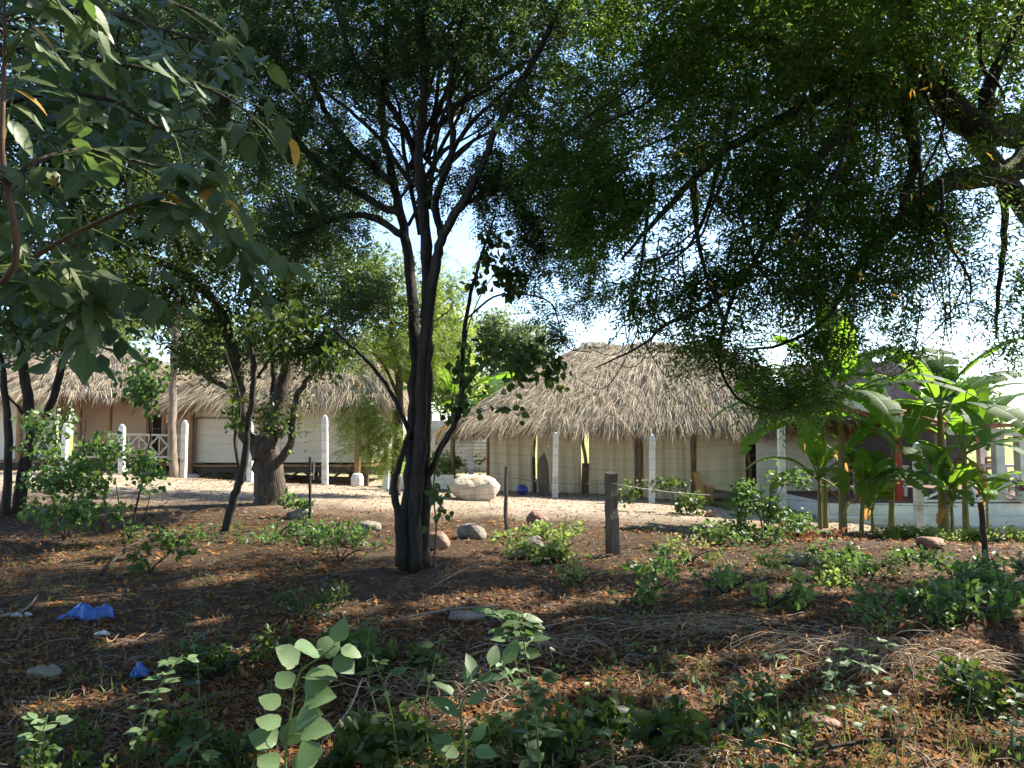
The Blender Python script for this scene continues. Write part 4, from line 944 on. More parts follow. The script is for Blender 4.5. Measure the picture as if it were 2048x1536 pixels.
# ---- big spreading tree whose trunk stands just right of the frame
bN = gat(8.3, 10.2)
limbs = [([bN - [0, 0, .1], bN + [.05, 0, 1.2], bN + [-.1, -.1, 2.4], bN + [-.2, -.1, 3.2]], .42, .33),
 ([bN + [-.2, -.1, 3.0], at(2120, 340, 9.4), at(2000, 350, 9.0), at(1900, 365, 8.8), at(1800, 440, 8.6), at(1700, 560, 8.4)], .2, .03),
 ([bN + [-.2, -.1, 3.1], at(2080, 300, 9.6), at(1960, 260, 9.0), at(1870, 190, 8.8), at(1780, 170, 8.6), at(1660, 155, 8.4), at(1540, 90, 8.2), at(1400, 60, 8.0)], .22, .06),
 ([at(1790, 172, 8.62), at(1815, 240, 8.5), at(1830, 320, 8.4), at(1800, 420, 8.3)], .1, .04),
 ([at(1840, 180, 8.7), at(1815, 60, 8.6), at(1800, -100, 8.4)], .12, .05),
 ([at(1700, 160, 8.5), at(1560, 240, 8.2), at(1440, 310, 8), at(1330, 420, 7.9), at(1240, 520, 7.8)], .07, .012),
 ([at(1800, 172, 8.6), at(1690, 260, 8.3), at(1600, 360, 8.2), at(1540, 470, 8.1), at(1480, 570, 8)], .07, .012),
 ([at(2000, 350, 9), at(2010, 450, 8.8), at(2000, 560, 8.7), at(1990, 680, 8.6)], .05, .01),
 ([at(1960, 262, 9), at(1990, 150, 9), at(2040, 30, 9)], .1, .04),
 ([at(1480, 560, 8), at(1400, 620, 8), at(1330, 650, 8.1), at(1285, 690, 8.1), at(1190, 735, 8.1)], .03, .006),
 ([at(1480, 560, 8), at(1450, 640, 8.3), at(1440, 730, 8.6), at(1480, 800, 8.7), at(1560, 820, 8.8), at(1620, 780, 8.8)], .025, .006),
 ([at(1700, 560, 8.4), at(1650, 640, 8.6), at(1560, 690, 8.7), at(1470, 700, 8.7)], .03, .008),
 ([bN + [-.2, -.1, 3.1], bN + [-1.6, -2.2, 5.2], bN + [-3.4, -4.4, 6.6], bN + [-5.5, -5.8, 7.2]], .18, .04),
 ([bN + [-.2, -.1, 3.1], bN + [-.2, -2.5, 5.0], bN + [.4, -5, 6.3]], .16, .04),
 ([bN + [-.2, -.1, 3.1], bN + [-1.0, .6, 5.0], bN + [-2.2, .8, 7.2], bN + [-3.2, .6, 8.6]], .2, .05),
 ([bN + [-.2, -.1, 3.1], bN + [1.2, 1.2, 5.5], bN + [2.4, 1.8, 7.4]], .16, .05)]
# hanging bare twigs with recurved tips
hg = np.random.default_rng(44)
hang = []
for k in range(46):
    px = hg.uniform(1230, 1960); py = hg.uniform(440, 640); Y = hg.uniform(7.8, 8.9); p = at(px, py, Y)
    d = hg.normal(0, .22); l = hg.uniform(.5, 1.1)
    hang.append(([p, p + [d * .3, 0, -.4 * l], p + [d, 0, -.85 * l], p + [d + .16 * np.sign(d), .05, -l], p + [d + .4 * np.sign(d), .05, -.88 * l]], .009, .003))
for k in range(26):
    sx, sy = hg.uniform(1300, 2000), hg.uniform(60, 420); ex, ey = sx + hg.normal(-60, 130), sy + hg.uniform(120, 330); Y = hg.uniform(7.8, 9)
    limbs.append(L_([(sx, sy), (sx + (ex - sx) * .2, sy + (ey - sy) * .45), (sx + (ex - sx) * .6 + hg.normal(0, 18), sy + (ey - sy) * .8), (ex, ey)], Y, hg.uniform(.014, .03), .006, hg.uniform(-.6, .6)))
G3 = [(at(1620, 120, 8.2), (1.9, 1.5, 1.1), 316), (at(1330, 130, 8.4), (1.3, 1.3, 1.0), 192), (at(1900, 160, 8.8), (1.5, 1.5, 1.2), 240), (at(1400, 330, 8.1), (1.1, .9, .65), 114),
      (at(1620, 390, 8.2), (1.1, .9, .6), 144), (at(1860, 430, 8.6), (1.3, 1.0, .7), 162), (at(1540, 540, 8.1), (.9, .7, .4), 75), (at(1740, 570, 8.3), (.9, .7, .4), 75), (at(1270, 470, 7.9), (.45, .4, .5), 32),
      (at(2020, 560, 8.7), (.7, .6, .6), 57), (at(1420, 620, 8.2), (.8, .5, .3), 32), (at(1540, 770, 8.7), (.8, .5, .32), 26), (at(1460, 740, 8.6), (.35, .3, .3), 17), (at(1180, 470, 8.4), (.35, .3, .45), 17),
      (at(1780, 690, 8.6), (.4, .3, .25), 12), (at(1620, 690, 8.7), (.6, .4, .25), 27), (at(1960, 650, 8.7), (.5, .4, .3), 20), ((4.6, 12.6, 6.9), (3.2, 1.6, 1.8), 300), ((1.8, 13.0, 7.2), (1.6, 1.2, 1.0), 70), (at(1230, 420, 8.3), (.7, .6, .5), 50), (at(1280, 570, 8.1), (.6, .5, .4), 32), (at(1420, 690, 8.6), (.5, .4, .25), 16), (at(1600, 790, 8.9), (.6, .4, .25), 26), (at(1140, 330, 8.6), (.7, .7, .5), 48)]
GC = [((6.0, 13.2, 9.6), (5.0, 3.0, 1.4), 520), ((10.5, 12.5, 8.5), (3.0, 3.0, 1.8), 200), ((7.6, 9.8, 9.2), (4.6, 4.2, 2.2), 525), ((3.8, 6.0, 7.9), (3.4, 2.8, 1.3), 600), ((8.0, 5.2, 7.4), (3.2, 2.6, 1.6), 525), ((.6, 6.4, 8.0), (2.4, 2.2, 1.0), 250), ((1.5, 1.0, 7.2), (4.5, 3.0, 1.0), 375), ((1.0, -4.0, 6.8), (6.0, 3.5, 1.2), 375), ((12.0, 7.5, 8.0), (3.5, 3.5, 2.0), 400)]  # out-of-view crown clumps, added to shade the foreground and cut sky light
root = tree('spreading_tree', 'big spreading tree with drooping pinnate leaves hanging over the thatched hut', bN, limbs, G3, ('bark_dark', 'twig', 'neem_leaf'), neem, 105, sprays=7, coarse=((.17, .085, 6, .16), GC), n=14, rough=.08, batches=24, sag=.06)
P_ = np.array([crom(p[0], 3) for p in hang]); rr_ = np.linspace(.009, .003, P_.shape[1])[None] * np.ones((len(P_), 1))
v, f = tubes_batch(P_, rr_, 4); obj('hanging_twigs', (v, f, 4), M['twig'], root, True, kind='stuff')
# a few yellow leaves in it
bp = np.array([at(hg.uniform(1250, 2000), hg.uniform(60, 600), hg.uniform(7, 7.8)) for _ in range(45)])
obj('yellow_leaves', quads(leaf_cloud(bp, np.tile([0, 0, -1.], (45, 1)), hg, .09, .024, 2, .03)), M['yellow_leaf'], root, kind='stuff')

# ---- drooping fine leaved tree in front of the stilt hut's right end
Yd = 18.5; b = gp(800, 985, Yd)
limbs = [L_([(790, 990), (795, 900), (800, 800), (790, 700), (770, 600)], Yd, .12, .05), L_([(800, 800), (760, 720), (710, 690), (680, 740)], Yd, .05, .012, -.5), L_([(795, 750), (850, 660), (900, 620)], Yd, .05, .015, .5), L_([(790, 700), (730, 620), (650, 600), (600, 640)], Yd, .05, .012)]
tree('drooping_tree', 'sunlit tree with fine drooping leaves beside the stilt hut', b, limbs, [(at(770, 680, 18.5), (1.5, 1.2, 1.1), 150), (at(715, 850, 18), (.55, .5, .9), 60), (at(775, 880, 18.4), (.6, .6, .9), 80), (at(880, 700, 18.8), (.9, .8, .9), 80), (at(730, 540, 18.8), (1.5, 1.2, 1), 110), (at(900, 560, 19), (1, 1, 1), 60)],
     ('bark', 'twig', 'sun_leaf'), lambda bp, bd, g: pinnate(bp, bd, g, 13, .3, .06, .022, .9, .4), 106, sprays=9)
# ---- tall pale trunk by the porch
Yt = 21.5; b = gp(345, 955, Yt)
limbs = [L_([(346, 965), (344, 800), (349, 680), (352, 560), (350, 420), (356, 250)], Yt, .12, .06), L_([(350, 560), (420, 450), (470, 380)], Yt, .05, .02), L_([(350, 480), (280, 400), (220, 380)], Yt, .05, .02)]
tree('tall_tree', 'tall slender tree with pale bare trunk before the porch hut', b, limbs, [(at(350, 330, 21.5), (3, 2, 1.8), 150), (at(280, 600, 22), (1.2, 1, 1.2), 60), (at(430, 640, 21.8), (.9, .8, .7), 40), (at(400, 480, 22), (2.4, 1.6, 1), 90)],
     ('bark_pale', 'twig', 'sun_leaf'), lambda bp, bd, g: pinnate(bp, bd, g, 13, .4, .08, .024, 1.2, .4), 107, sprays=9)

# ---- trees beyond the huts
FT = [(-15, 40, 8, 3.4, 'bushy tree rising behind the porch hut roof', 'far_leaf'), (-9.5, 37, 7.2, 3.0, 'pale green tree behind the left slope of the stilt hut', 'sun_leaf'),
      (-4.0, 36, 8.2, 3.2, 'tall sunlit tree directly behind the dark fused trunk', 'sun_leaf'), (-.2, 44, 8.0, 3.0, 'hazy green tree left of the long thatched roof', 'far_leaf'),
      (22.5, 40, 5.6, 2.6, 'dark round tree behind the right end of the restaurant', 'weed_leaf'), (18.4, 42, 5.4, 2.0, 'pale feathery tree right of the old building', 'far_leaf'), (-21, 36, 8, 3.6, 'dense tree behind the cream wall at the left', 'far_leaf'),
      (26.5, 33, 5.5, 2.8, 'leafy tree above the far right veranda', 'weed_leaf')]
for i, (x, y, h, r, label, lm) in enumerate(FT):
    b = gat(x, y); g = np.random.default_rng(200 + i)
    limbs = [([b, b + [.1, 0, h * .3], b + [0, .1, h * .55]], .2, .12)]
    for k in range(5):
        a = k * 1.256 + g.uniform(0, 1); limbs.append(([b + [0, .05, h * .4], b + [math.cos(a) * r * .35, math.sin(a) * r * .35, h * .6], b + [math.cos(a) * r * .7, math.sin(a) * r * .7, h * .8]], .09, .03))
    bl = [(b + [math.cos(a) * r * .5, math.sin(a) * r * .5, h * zz], (r * .55, r * .55, h * .2), 70) for a, zz in zip(g.uniform(0, 6.28, 7), g.uniform(.38, .9, 7))]
    tree('background_tree', label, b, limbs, bl, ('bark', 'twig', lm), tuft(.3, .14, 6, .28), 210 + i, group='trees beyond the huts', sprays=4, n=8, batches=6)

# ---- unseen trees added behind the viewpoint to cut sky light
for i, (x, y, h, r, label) in enumerate(((-8, -7, 8, 4.2, 'dense tree added behind the viewpoint for shade, opposite the near broad leaved tree'), (-1, -9, 8.5, 4.4, 'tall dense tree added behind the viewpoint for shade, opposite the feathery tree'), (6.5, -7.5, 8, 4.2, 'wide dense tree added behind the viewpoint for shade, opposite the thatched hut'))):
    b = gat(x, y); g = np.random.default_rng(400 + i); limbs = [([b, b + [.1, 0, h * .3], b + [0, .1, h * .55]], .25, .15)]
    for k in range(6):
        a = k * 1.047 + g.uniform(0, .6); limbs.append(([b + [0, .05, h * .3], b + [math.cos(a) * r * .35, math.sin(a) * r * .35, h * .5], b + [math.cos(a) * r * .75, math.sin(a) * r * .75, h * .72]], .1, .03))
    tree('added_shade_tree', label, b, limbs, [(b + [0, 0, h * .52], (r, r * .75, h * .45), 420)], ('bark', 'twig', 'neem_leaf'), tuft(.2, .11, 6, .25), 410 + i, group='trees added behind the viewpoint for shade', sprays=6, n=8, batches=8)
# ---- near broad leaved tree, trunk just left of the frame
def leaf_proto(name, mat_, L, W, fold=.22, curl=.18, wavy=0.0, seg=6, seed=0, notch=False):
    g = np.random.default_rng(seed); v, f = [], []
    for i in range(seg + 1):
        t = i / seg; w_ = W * .5 * (math.sin(math.pi * min(1, t ** .75 * .98 + .02)) ** .8) if 0 < i < seg else (.004 if i == 0 else .001)
        z = -curl * L * t * t
        for sx in (-1, 0, 1):
            v.append((sx * w_ * (1 + g.normal(0, wavy)), t * L - (0.06 * L if notch and i == 1 and sx else 0), z + abs(sx) * w_ * fold * (1 if sx < 0 else .8) + (g.normal(0, wavy) * .1 * W if sx else 0)))
    for i in range(seg):
        for k in (0, 1): a = i * 3 + k; f.append((a, a + 1, a + 4, a + 3))
    me = bpy.data.meshes.new(name); me.from_pydata(v, [], f); me.polygons.foreach_set('use_smooth', np.ones(len(f), bool)); me.materials.append(M[mat_]); return me
def frame(p, d, nrm_):
    d = Vector(d).normalized(); n_ = Vector(nrm_); n_ = (n_ - d * n_.dot(d)).normalized(); x = d.cross(n_)
    m = Matrix((x, d, n_)).transposed().to_4x4(); m.translation = Vector(p); return m
def put_leaf(me, p, d, nrm_, parent, s=1.0, name='leaf'):
    o = bpy.data.objects.new(name, me); off = Vector(parent.location)
    m = frame(p, d, nrm_); m.translation -= off; o.matrix_local = m @ Matrix.Scale(s, 4); return link(o, parent)
g = np.random.default_rng(77)
bT = gat(-3.7, 3.6)
nt_root = thing('broad_leaved_tree', 'near broad leaved tree with big grey green leaflets on arching branches', 'tree', bT)
tp = bT + np.array([0.1, 0, 2.2])
obj('trunk', MB().tube(crom([bT - [0, 0, .1], bT + [.05, .05, 1.2], tp, tp + [.1, 0, 1.2], tp + [.3, 0, 2.4]], 5), np.linspace(.14, .05, 21), 10, .1, 3), M['bark'], nt_root, True)
BR = [[(0, 548, 3.1), (90, 500, 3.0), (175, 455, 3.0), (300, 405, 3.0), (400, 430, 3.0), (470, 470, 3.05)],
      [(-40, 420, 2.8), (60, 330, 2.8), (170, 300, 2.9), (300, 330, 3.0), (380, 350, 3.0)],
      [(-60, 150, 3.2), (60, 90, 3.2), (200, 120, 3.2), (340, 150, 3.3), (460, 200, 3.4), (560, 280, 3.5)],
      [(-60, -20, 2.8), (80, -30, 2.8), (250, -20, 2.9), (400, 30, 3.0), (480, 90, 3.1)],
      [(-60, 560, 2.9), (20, 520, 2.9), (110, 530, 2.9), (190, 570, 3.0)],
      [(10, 560, 2.6), (4, 300, 2.6), (10, 80, 2.6), (6, -60, 2.6)],
      [(-60, 300, 3.6), (120, 230, 3.6), (280, 240, 3.6), (420, 300, 3.6)],
      [(-60, 590, 3.5), (20, 560, 3.5), (90, 560, 3.5), (140, 590, 3.5)],
      [(-40, 240, 3.3), (80, 190, 3.3), (220, 200, 3.3), (330, 260, 3.3), (420, 250, 3.3)],
      [(-60, 60, 3.8), (150, 20, 3.8), (330, 60, 3.8), (520, 120, 3.9)]]
LP = []
for bi, br in enumerate(BR):
    pts = [at(*q) for q in br]; lead = [tp + (pts[0] - tp) * .0 + [0, 0, .2 * (bi % 4)], (tp + pts[0]) / 2 + [0, 0, .15]] + pts
    c = crom(lead, 6); obj('limb', MB().tube(c, np.linspace(.017, .004, len(c)), 7, .06, bi), M['twig_red' if bi in (0, 5) else 'bark'], nt_root, True)
    c2 = crom(pts, 8)
    ns_ = 13 if len(br) > 4 else 9
    for si in range(ns_):
        k = int(len(c2) * (si + .5) / ns_) - 1; p = c2[k]; td = unit(c2[min(k + 1, len(c2) - 1)] - c2[max(k - 1, 0)])
        sd = unit(td * .5 + np.array([g.normal(.1, .35), g.normal(-.1, .5), g.uniform(-.55, .15)]))
        ln = g.uniform(.28, .46); nl = 9
        rach = np.array([p + sd * ln * t - np.array([0, 0, .18 * ln * t * t]) for t in np.linspace(0, 1, 7)])
        obj('leaf_stalk', MB().tube(rach, np.linspace(.004, .0018, 7), 4), M['green_stem'], nt_root)
        sv = unit(np.cross(sd, [0, 0, 1.])); 
        for j in range(nl):
            t = .2 + .8 * j / (nl - 1); q = p + sd * ln * t - np.array([0, 0, .18 * ln * t * t]); sg = 1 if j % 2 else -1
            if j == nl - 1: d = unit(sd + [0, 0, -.4])
            else: d = unit(sv * sg * .75 + sd * .45 + np.array([0, 0, -.55]) + g.normal(0, .22, 3))
            nr = unit(np.array([0.15, -.65, .85]) + sv * sg * .35 + g.normal(0, .28, 3))
            LP.append((q, d, nr, g.uniform(.75, 1.15)))
protos = [leaf_proto('leaf', 'broad_leaf_near', g.uniform(.12, .145), g.uniform(.058, .075), g.uniform(.1, .35), g.uniform(.05, .38), .07, seg=8, seed=i) for i in range(7)]
yel = leaf_proto('leaf', 'yellow_leaf', .12, .06, .3, .3, .06, seed=9)
def vis(q):
    y = q[0][1]; px = 1024 + q[0][0] / y * F; py = HOR - (q[0][2] - CZ) / y * F
    return (0 if (-40 < px < 700 and -60 < py < 1000) else 1, y)
NG = [(p, r) for p, r in GAPS[:13] if p[0] < -1.0 and p[2] > 1.9]
def shades(q):      # leaves that would stand in the sun's way to the lit sprays
    for p, r in NG:
        dd = q - p; t = dd @ SD
        if .3 < t and np.linalg.norm(dd - t * SD) < r * .85: return True
    return False
LP = [e for e in LP if not shades(e[0] + e[1] * .06)]
LP.sort(key=vis)
for i, (p, d, nr, s) in enumerate(LP[:300]): put_leaf(yel if i % 37 == 5 else protos[i % 7], p, d, nr, nt_root, s)
ex = LP[300:]
# the rest, deeper foliage, and unseen crown added overhead to cut sky light
g2 = np.random.default_rng(78)
A_ = np.array([e[0] for e in ex]); D_ = np.array([e[1] for e in ex]); S_ = unit(np.cross(D_, np.array([e[2] for e in ex])))
more = np.concatenate([blob(at(90, 330, 4.2), (.9, .5, .9), 260, g2), blob(at(200, 60, 4.3), (.9, .5, .5), 200, g2), blob(at(60, 560, 4.2), (.6, .5, .5), 150, g2), blob(at(330, 200, 4.4), (.6, .4, .5), 120, g2), blob((-3.6, 2.6, 5.2), (2.0, 2.2, 1.0), 700, g2), blob((-3.0, -1.5, 5.4), (2.6, 2.4, 1.0), 700, g2)])
dm = unit(g2.normal(0, .6, more.shape) + [0, 0, -.6]); sm = unit(np.cross(dm, g2.normal(0, 1, more.shape) + [0, -.6, .8]))
A_ = np.concatenate([A_, more]); D_ = np.concatenate([D_, dm]); S_ = np.concatenate([S_, sm]); LL = g2.uniform(.09, .15, (len(A_), 1))
kp = np.ones(len(A_), bool)
for p, r in GAPS:
    dd = A_ - p; t = dd @ SD; kp &= ~((t > .35) & (np.linalg.norm(dd - t[:, None] * SD, axis=1) < r))
A_, D_, S_, LL = A_[kp], D_[kp], S_[kp], LL[kp]
obj('crown', ovate_mesh(ovate_arr(A_, D_, S_, LL, LL * .5)), M['broad_leaf'], nt_root, kind='stuff')
# thin branches carrying the deeper foliage
nodes_n = np.concatenate([crom([at(*q) for q in br], 4) for br in BR] + [[tp, tp + [.2, 0, 1.2], tp + [.3, 0, 2.3]]])
P, rr = grow(nodes_n, np.full(len(nodes_n), .012), more[::3], g2, 6); v, f = tubes_batch(P, rr * .7, 4); obj('twigs', (v, f, 4), M['twig'], nt_root, True, kind='stuff')

# ================================================================== banana plants
def banana_leaf(base, az, L, W, rise, droop, seed, mat_, root, tear=.35):
    g = np.random.default_rng(seed); n_ = 16
    out = np.array([math.cos(az), math.sin(az), 0]); side = np.array([-math.sin(az), math.cos(az), 0])
    pet = .26 * L; tot = L + pet
    s = np.linspace(0, 1, 24); ang = rise - (rise + droop) * s ** 1.35
    step = tot / 23; P = [np.array(base, float)]
    for a in ang[1:]: P.append(P[-1] + (out * math.cos(a) + np.array([0, 0, math.sin(a)])) * step)
    P = np.array(P); nm = np.array([-out * math.sin(a) + np.array([0, 0, math.cos(a)]) for a in ang])
    tw = g.normal(0, .35)
    lf = MB(); i0 = 5
    twist = lambda k: tw * (k - i0) / 18
    for sg in (-1, 1):
        k = i0
        while k < 23:
            m = min(23 - k, int(g.integers(1, 5) if g.uniform() < tear * 1.6 else g.integers(3, 7)))
            hang = g.uniform(.05, .45); vv = []
            for q in range(k, k + m + 1):
                t = (q - i0) / (23 - i0); hw = W * .5 * (math.sin(math.pi * min(.995, t ** .7 * .95 + .04)) ** .6)
                sd = side * math.cos(twist(q)) + nm[q] * math.sin(twist(q)); nn_ = np.cross(P[q] - P[q - 1], sd); nn_ = nn_ / (np.linalg.norm(nn_) + 1e-9) 
                if nn_ @ nm[q] < 0: nn_ = -nn_
                for e in (0, .5, 1):
                    pinch = 0
                    if e > 0 and q == k and k > i0: pinch = .28 * step * e
                    if e > 0 and q == k + m and q < 23: pinch = -.28 * step * e
                    vv.append(P[q] + sd * sg * hw * e * math.cos(hang * e) + nn_ * (.09 * hw * (e > 0) - hw * e * math.sin(hang * e) * .75) + unit(P[min(q + 1, 23)] - P[q - 1]) * (pinch + .06 * hw * e))
            fs = []
            for q in range(m):
                for e in (0, 1): a = q * 3 + e; fs.append((a, a + 1, a + 4, a + 3))
            lf.add(vv, fs); k += m
    o = obj('leaf', lf, M[mat_], root, True)
    obj('midrib', MB().tube(P - nm * .008, np.linspace(.026, .005, 24), 5), M['green_stem'], o)
def banana(px, pb, ph, Y, label, leaves, seed, r=.085, lean=0.0, hub_dx=0):
    b = gp(px, pb, Y); h = at(px, ph, Y)[2] - b[2]; g = np.random.default_rng(seed)
    t = thing('banana_plant', label, 'banana plant', b, 'banana plants')
    top = b + [hub_dx + lean * h, 0, h]
    c = crom([b - [0, 0, .08], b + [lean * h * .3, 0, h * .35], b + [lean * h * .7 + hub_dx * .6, 0, h * .7], top], 5)
    obj('stem', MB().tube(c, np.linspace(r * .95, r * .42, len(c)), 10, .08, seed), M['banana_stem'], t, True)
    for i, (az, L, rise, droop) in enumerate(leaves):
        banana_leaf(top + [0, 0, -.22 + .03 * i], R(az), L * 1.28, g.uniform(.6, .78) * min(1, L / 1.3), R(rise + 12), R(droop), seed * 31 + i, 'banana_leaf', t)
    for i in range(3):
        banana_leaf(top + [0, 0, -.15], g.uniform(0, 6.28), (1.5 if h > 1.4 else .8) * g.uniform(.8, 1.1), g.uniform(.5, .62) * (1 if h > 1.4 else .6), R(g.uniform(68, 86)), R(g.uniform(-60, 15)), seed * 31 + 40 + i, 'banana_leaf', t)
    for i in range(int(g.integers(0, 3))):
        banana_leaf(c[-3 - 2 * i], g.uniform(0, 6.28), .5 * h / 2 + .25, .2, R(-20), R(85), seed * 31 + 20 + i, 'banana_dead', t)
    return t
banana(1888, 1056, 815, 15.4, 'tallest banana plant with thick stem before the restaurant railing', [(180, 1.75, 42, 35), (5, 1.7, 40, 28), (-20, 1.6, 30, 35), (200, 1.5, 10, 60), (95, 1.3, 75, 5), (130, 1.5, 65, 20), (60, 1.5, 62, 10), (-60, 1.3, 5, 70), (330, 1.7, 55, 15), (225, 1.3, -5, 60), (275, 1.1, -10, 80)], 1, .115)
banana(1932, 1050, 890, 15.7, 'banana plant right of the thickest stem, leaves drooping to the veranda', [(0, 1.5, 30, 35), (-25, 1.3, 20, 45), (20, 1.6, 50, 10), (170, 1.2, 45, 40), (100, 1.2, 70, 10), (300, 1.1, 10, 70), (215, .9, 0, 70)], 2, .07)
banana(1782, 1052, 875, 15.6, 'slim banana plant standing before the red column', [(160, 1.4, 45, 30), (20, 1.0, 40, 50), (200, .9, 30, 70), (100, 1.1, 75, 0), (280, .8, -20, 80), (340, .8, 0, 80)], 3, .065, .06)
banana(1686, 1050, 790, 15.2, 'tall banana plant by the white side wall, leaves upright', [(150, 1.5, 65, 10), (60, 1.4, 80, -40), (100, 1.6, 82, -55), (200, 1.7, 30, 45), (-10, 1.6, 25, 40), (-30, 1.7, 15, 45), (230, 1.5, 5, 65), (25, 1.5, 50, 25), (280, 1.3, 0, 75), (185, 1.2, 10, 70)], 4, .09)
banana(1650, 1040, 835, 15.9, 'banana plant with dark shaded leaves reaching to the last curtain', [(190, 1.7, 30, 45), (205, 1.5, 10, 60), (120, 1.3, 70, 0), (240, 1.2, 10, 70), (20, 1.0, 60, 20), (300, 1.3, 0, 70)], 5, .075)
banana(1722, 1052, 962, 15.0, 'small banana plant with orange dead leaf by the plinth', [(20, .9, 45, 45), (160, .8, 45, 45), (-20, 1.0, 30, 50), (90, .8, 70, 10), (250, .7, 10, 70), (320, .8, 20, 60)], 6, .05, .08)
banana(1975, 1045, 985, 15.9, 'young banana sucker beside the slim stems at the right', [(20, .8, 60, 20), (150, .7, 55, 30), (-30, .8, 40, 40), (250, .5, 40, 60)], 7, .04)
banana(1745, 1054, 1000, 15.3, 'knee high banana sucker left of the slim stem', [(30, .7, 60, 20), (150, .7, 55, 30), (270, .6, 50, 40), (80, .8, 75, 0)], 10, .035)
banana(1905, 1056, 985, 15.1, 'leafy young banana sucker at the foot of the thickest stem', [(200, .9, 50, 40), (330, .9, 45, 40), (100, 1.0, 75, 0), (260, .7, 30, 60), (20, .8, 50, 30)], 11, .04)
banana(1640, 1045, 940, 15.6, 'young banana plant with low leaves by the white post', [(180, 1.1, 40, 50), (210, 1.0, 20, 60), (330, 1.0, 40, 40), (90, 1.0, 75, 0), (270, .9, 20, 70)], 12, .05)
banana(905, 985, 800, 23.5, 'banana plant with broad dark leaves behind the fused trunk', [(40, 1.7, 60, 10), (10, 1.8, 40, 20), (-15, 1.8, 15, 60), (150, 1.5, 60, 10), (-40, 1.7, 0, 75), (90, 1.9, 80, -40), (200, 1.4, 30, 50), (300, 1.6, -5, 75), (70, 1.6, 70, -10)], 8, .1)
banana(1000, 985, 850, 26.5, 'banana plant peeping over the thatched hut left end', [(100, 1.6, 75, -20), (20, 1.5, 60, 10), (170, 1.6, 50, 30), (60, 1.6, 70, 0), (200, 1.4, 20, 50)], 9, .09)

# ================================================================== shrubs and weeds
def shrub(px, py, Y, label, blobs, lm, leaf, seed, h=.8, name='leafy_shrub', sprays=5, tw='twig', ns=5):
    b = gp(px, py, Y); g = np.random.default_rng(seed); limbs = []
    nb = []
    for c, r, m in blobs:
        r = np.array(r)
        for q in range(5): nb.append((np.array(c) + g.normal(0, .6, 3) * r * [1.1, 1.1, .5], r * g.uniform(.3, .9, 3), max(2, int(m * .11))))
    blobs = nb
    for k in range(ns):
        a = g.uniform(0, 6.28); limbs.append(([b - [0, 0, .03], b + [math.cos(a) * .1, math.sin(a) * .1, h * .4], b + [math.cos(a) * .3, math.sin(a) * .3, h * .85]], .014, .005))
    return tree(name, label, b, limbs, blobs, ('bark_dark', tw, lm), leaf, seed, sprays=sprays, n=5, cat='shrub', batches=5)
shrub(1355, 1018, 17.6, 'dark green leafy bush in front of the fourth curtain', [(gp(1355, 1018, 17.6) + [0, 0, .28], (.52, .4, .3), 70), (gp(1345, 1018, 17.6) + [0, 0, .62], (.35, .3, .2), 14)], 'calabash_leaf', hearts(.1, .07, 3, .06, .2), 301)
shrub(1530, 1080, 12.4, 'tangled shrub grown over the short dark stake', [(at(1540, 985, 12.4), (.55, .4, .35), 80), (at(1500, 1060, 12), (.6, .4, .35), 70), (at(1600, 1030, 12.4), (.4, .4, .3), 40), (at(1480, 1100, 11.8), (.5, .4, .2), 40)], 'weed_leaf', hearts(.075, .05, 4, .06, .2), 302, 1.0, tw='twig_red')
shrub(1590, 1080, 12.6, 'withered reddish weeds below the banana stems', [(at(1600, 1070, 12.5), (.7, .3, .18), 60), (at(1680, 1075, 12.6), (.5, .3, .15), 36)], 'dry_leaf', hearts(.07, .03, 3, .05, .6), 303, .4, 'dry_weeds', tw='twig_red')
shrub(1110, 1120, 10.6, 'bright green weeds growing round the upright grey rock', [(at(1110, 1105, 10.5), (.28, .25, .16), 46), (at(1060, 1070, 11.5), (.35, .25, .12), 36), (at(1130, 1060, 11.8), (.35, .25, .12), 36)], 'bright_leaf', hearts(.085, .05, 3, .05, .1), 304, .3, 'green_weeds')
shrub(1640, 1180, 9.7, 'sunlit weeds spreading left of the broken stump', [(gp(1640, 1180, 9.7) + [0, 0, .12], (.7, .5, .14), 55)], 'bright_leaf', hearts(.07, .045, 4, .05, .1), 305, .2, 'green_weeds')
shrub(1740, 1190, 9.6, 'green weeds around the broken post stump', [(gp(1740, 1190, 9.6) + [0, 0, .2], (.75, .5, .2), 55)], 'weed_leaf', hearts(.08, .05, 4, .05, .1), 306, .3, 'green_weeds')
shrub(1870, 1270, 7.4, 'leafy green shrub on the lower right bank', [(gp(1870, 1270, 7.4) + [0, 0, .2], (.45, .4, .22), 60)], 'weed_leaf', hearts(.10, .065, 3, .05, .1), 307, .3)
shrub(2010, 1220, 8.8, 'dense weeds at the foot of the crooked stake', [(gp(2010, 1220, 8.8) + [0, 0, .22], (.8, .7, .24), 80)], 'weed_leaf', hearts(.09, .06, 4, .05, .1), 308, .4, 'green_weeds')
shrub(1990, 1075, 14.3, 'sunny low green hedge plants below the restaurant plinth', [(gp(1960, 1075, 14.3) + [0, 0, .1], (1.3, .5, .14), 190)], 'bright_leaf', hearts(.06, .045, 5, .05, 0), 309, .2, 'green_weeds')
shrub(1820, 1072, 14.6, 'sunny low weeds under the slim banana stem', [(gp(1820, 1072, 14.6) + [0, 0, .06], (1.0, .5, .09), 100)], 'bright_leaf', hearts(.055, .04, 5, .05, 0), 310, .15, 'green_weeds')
shrub(1440, 1005, 19.5, 'sunlit grass tuft patch under the raised curtain', [(gp(1440, 1010, 19.8) + [0, 0, .05], (.6, .6, .08), 90)], 'bright_leaf', tuft(.11, .012, 7, .05), 311, .1, 'grass_patch')
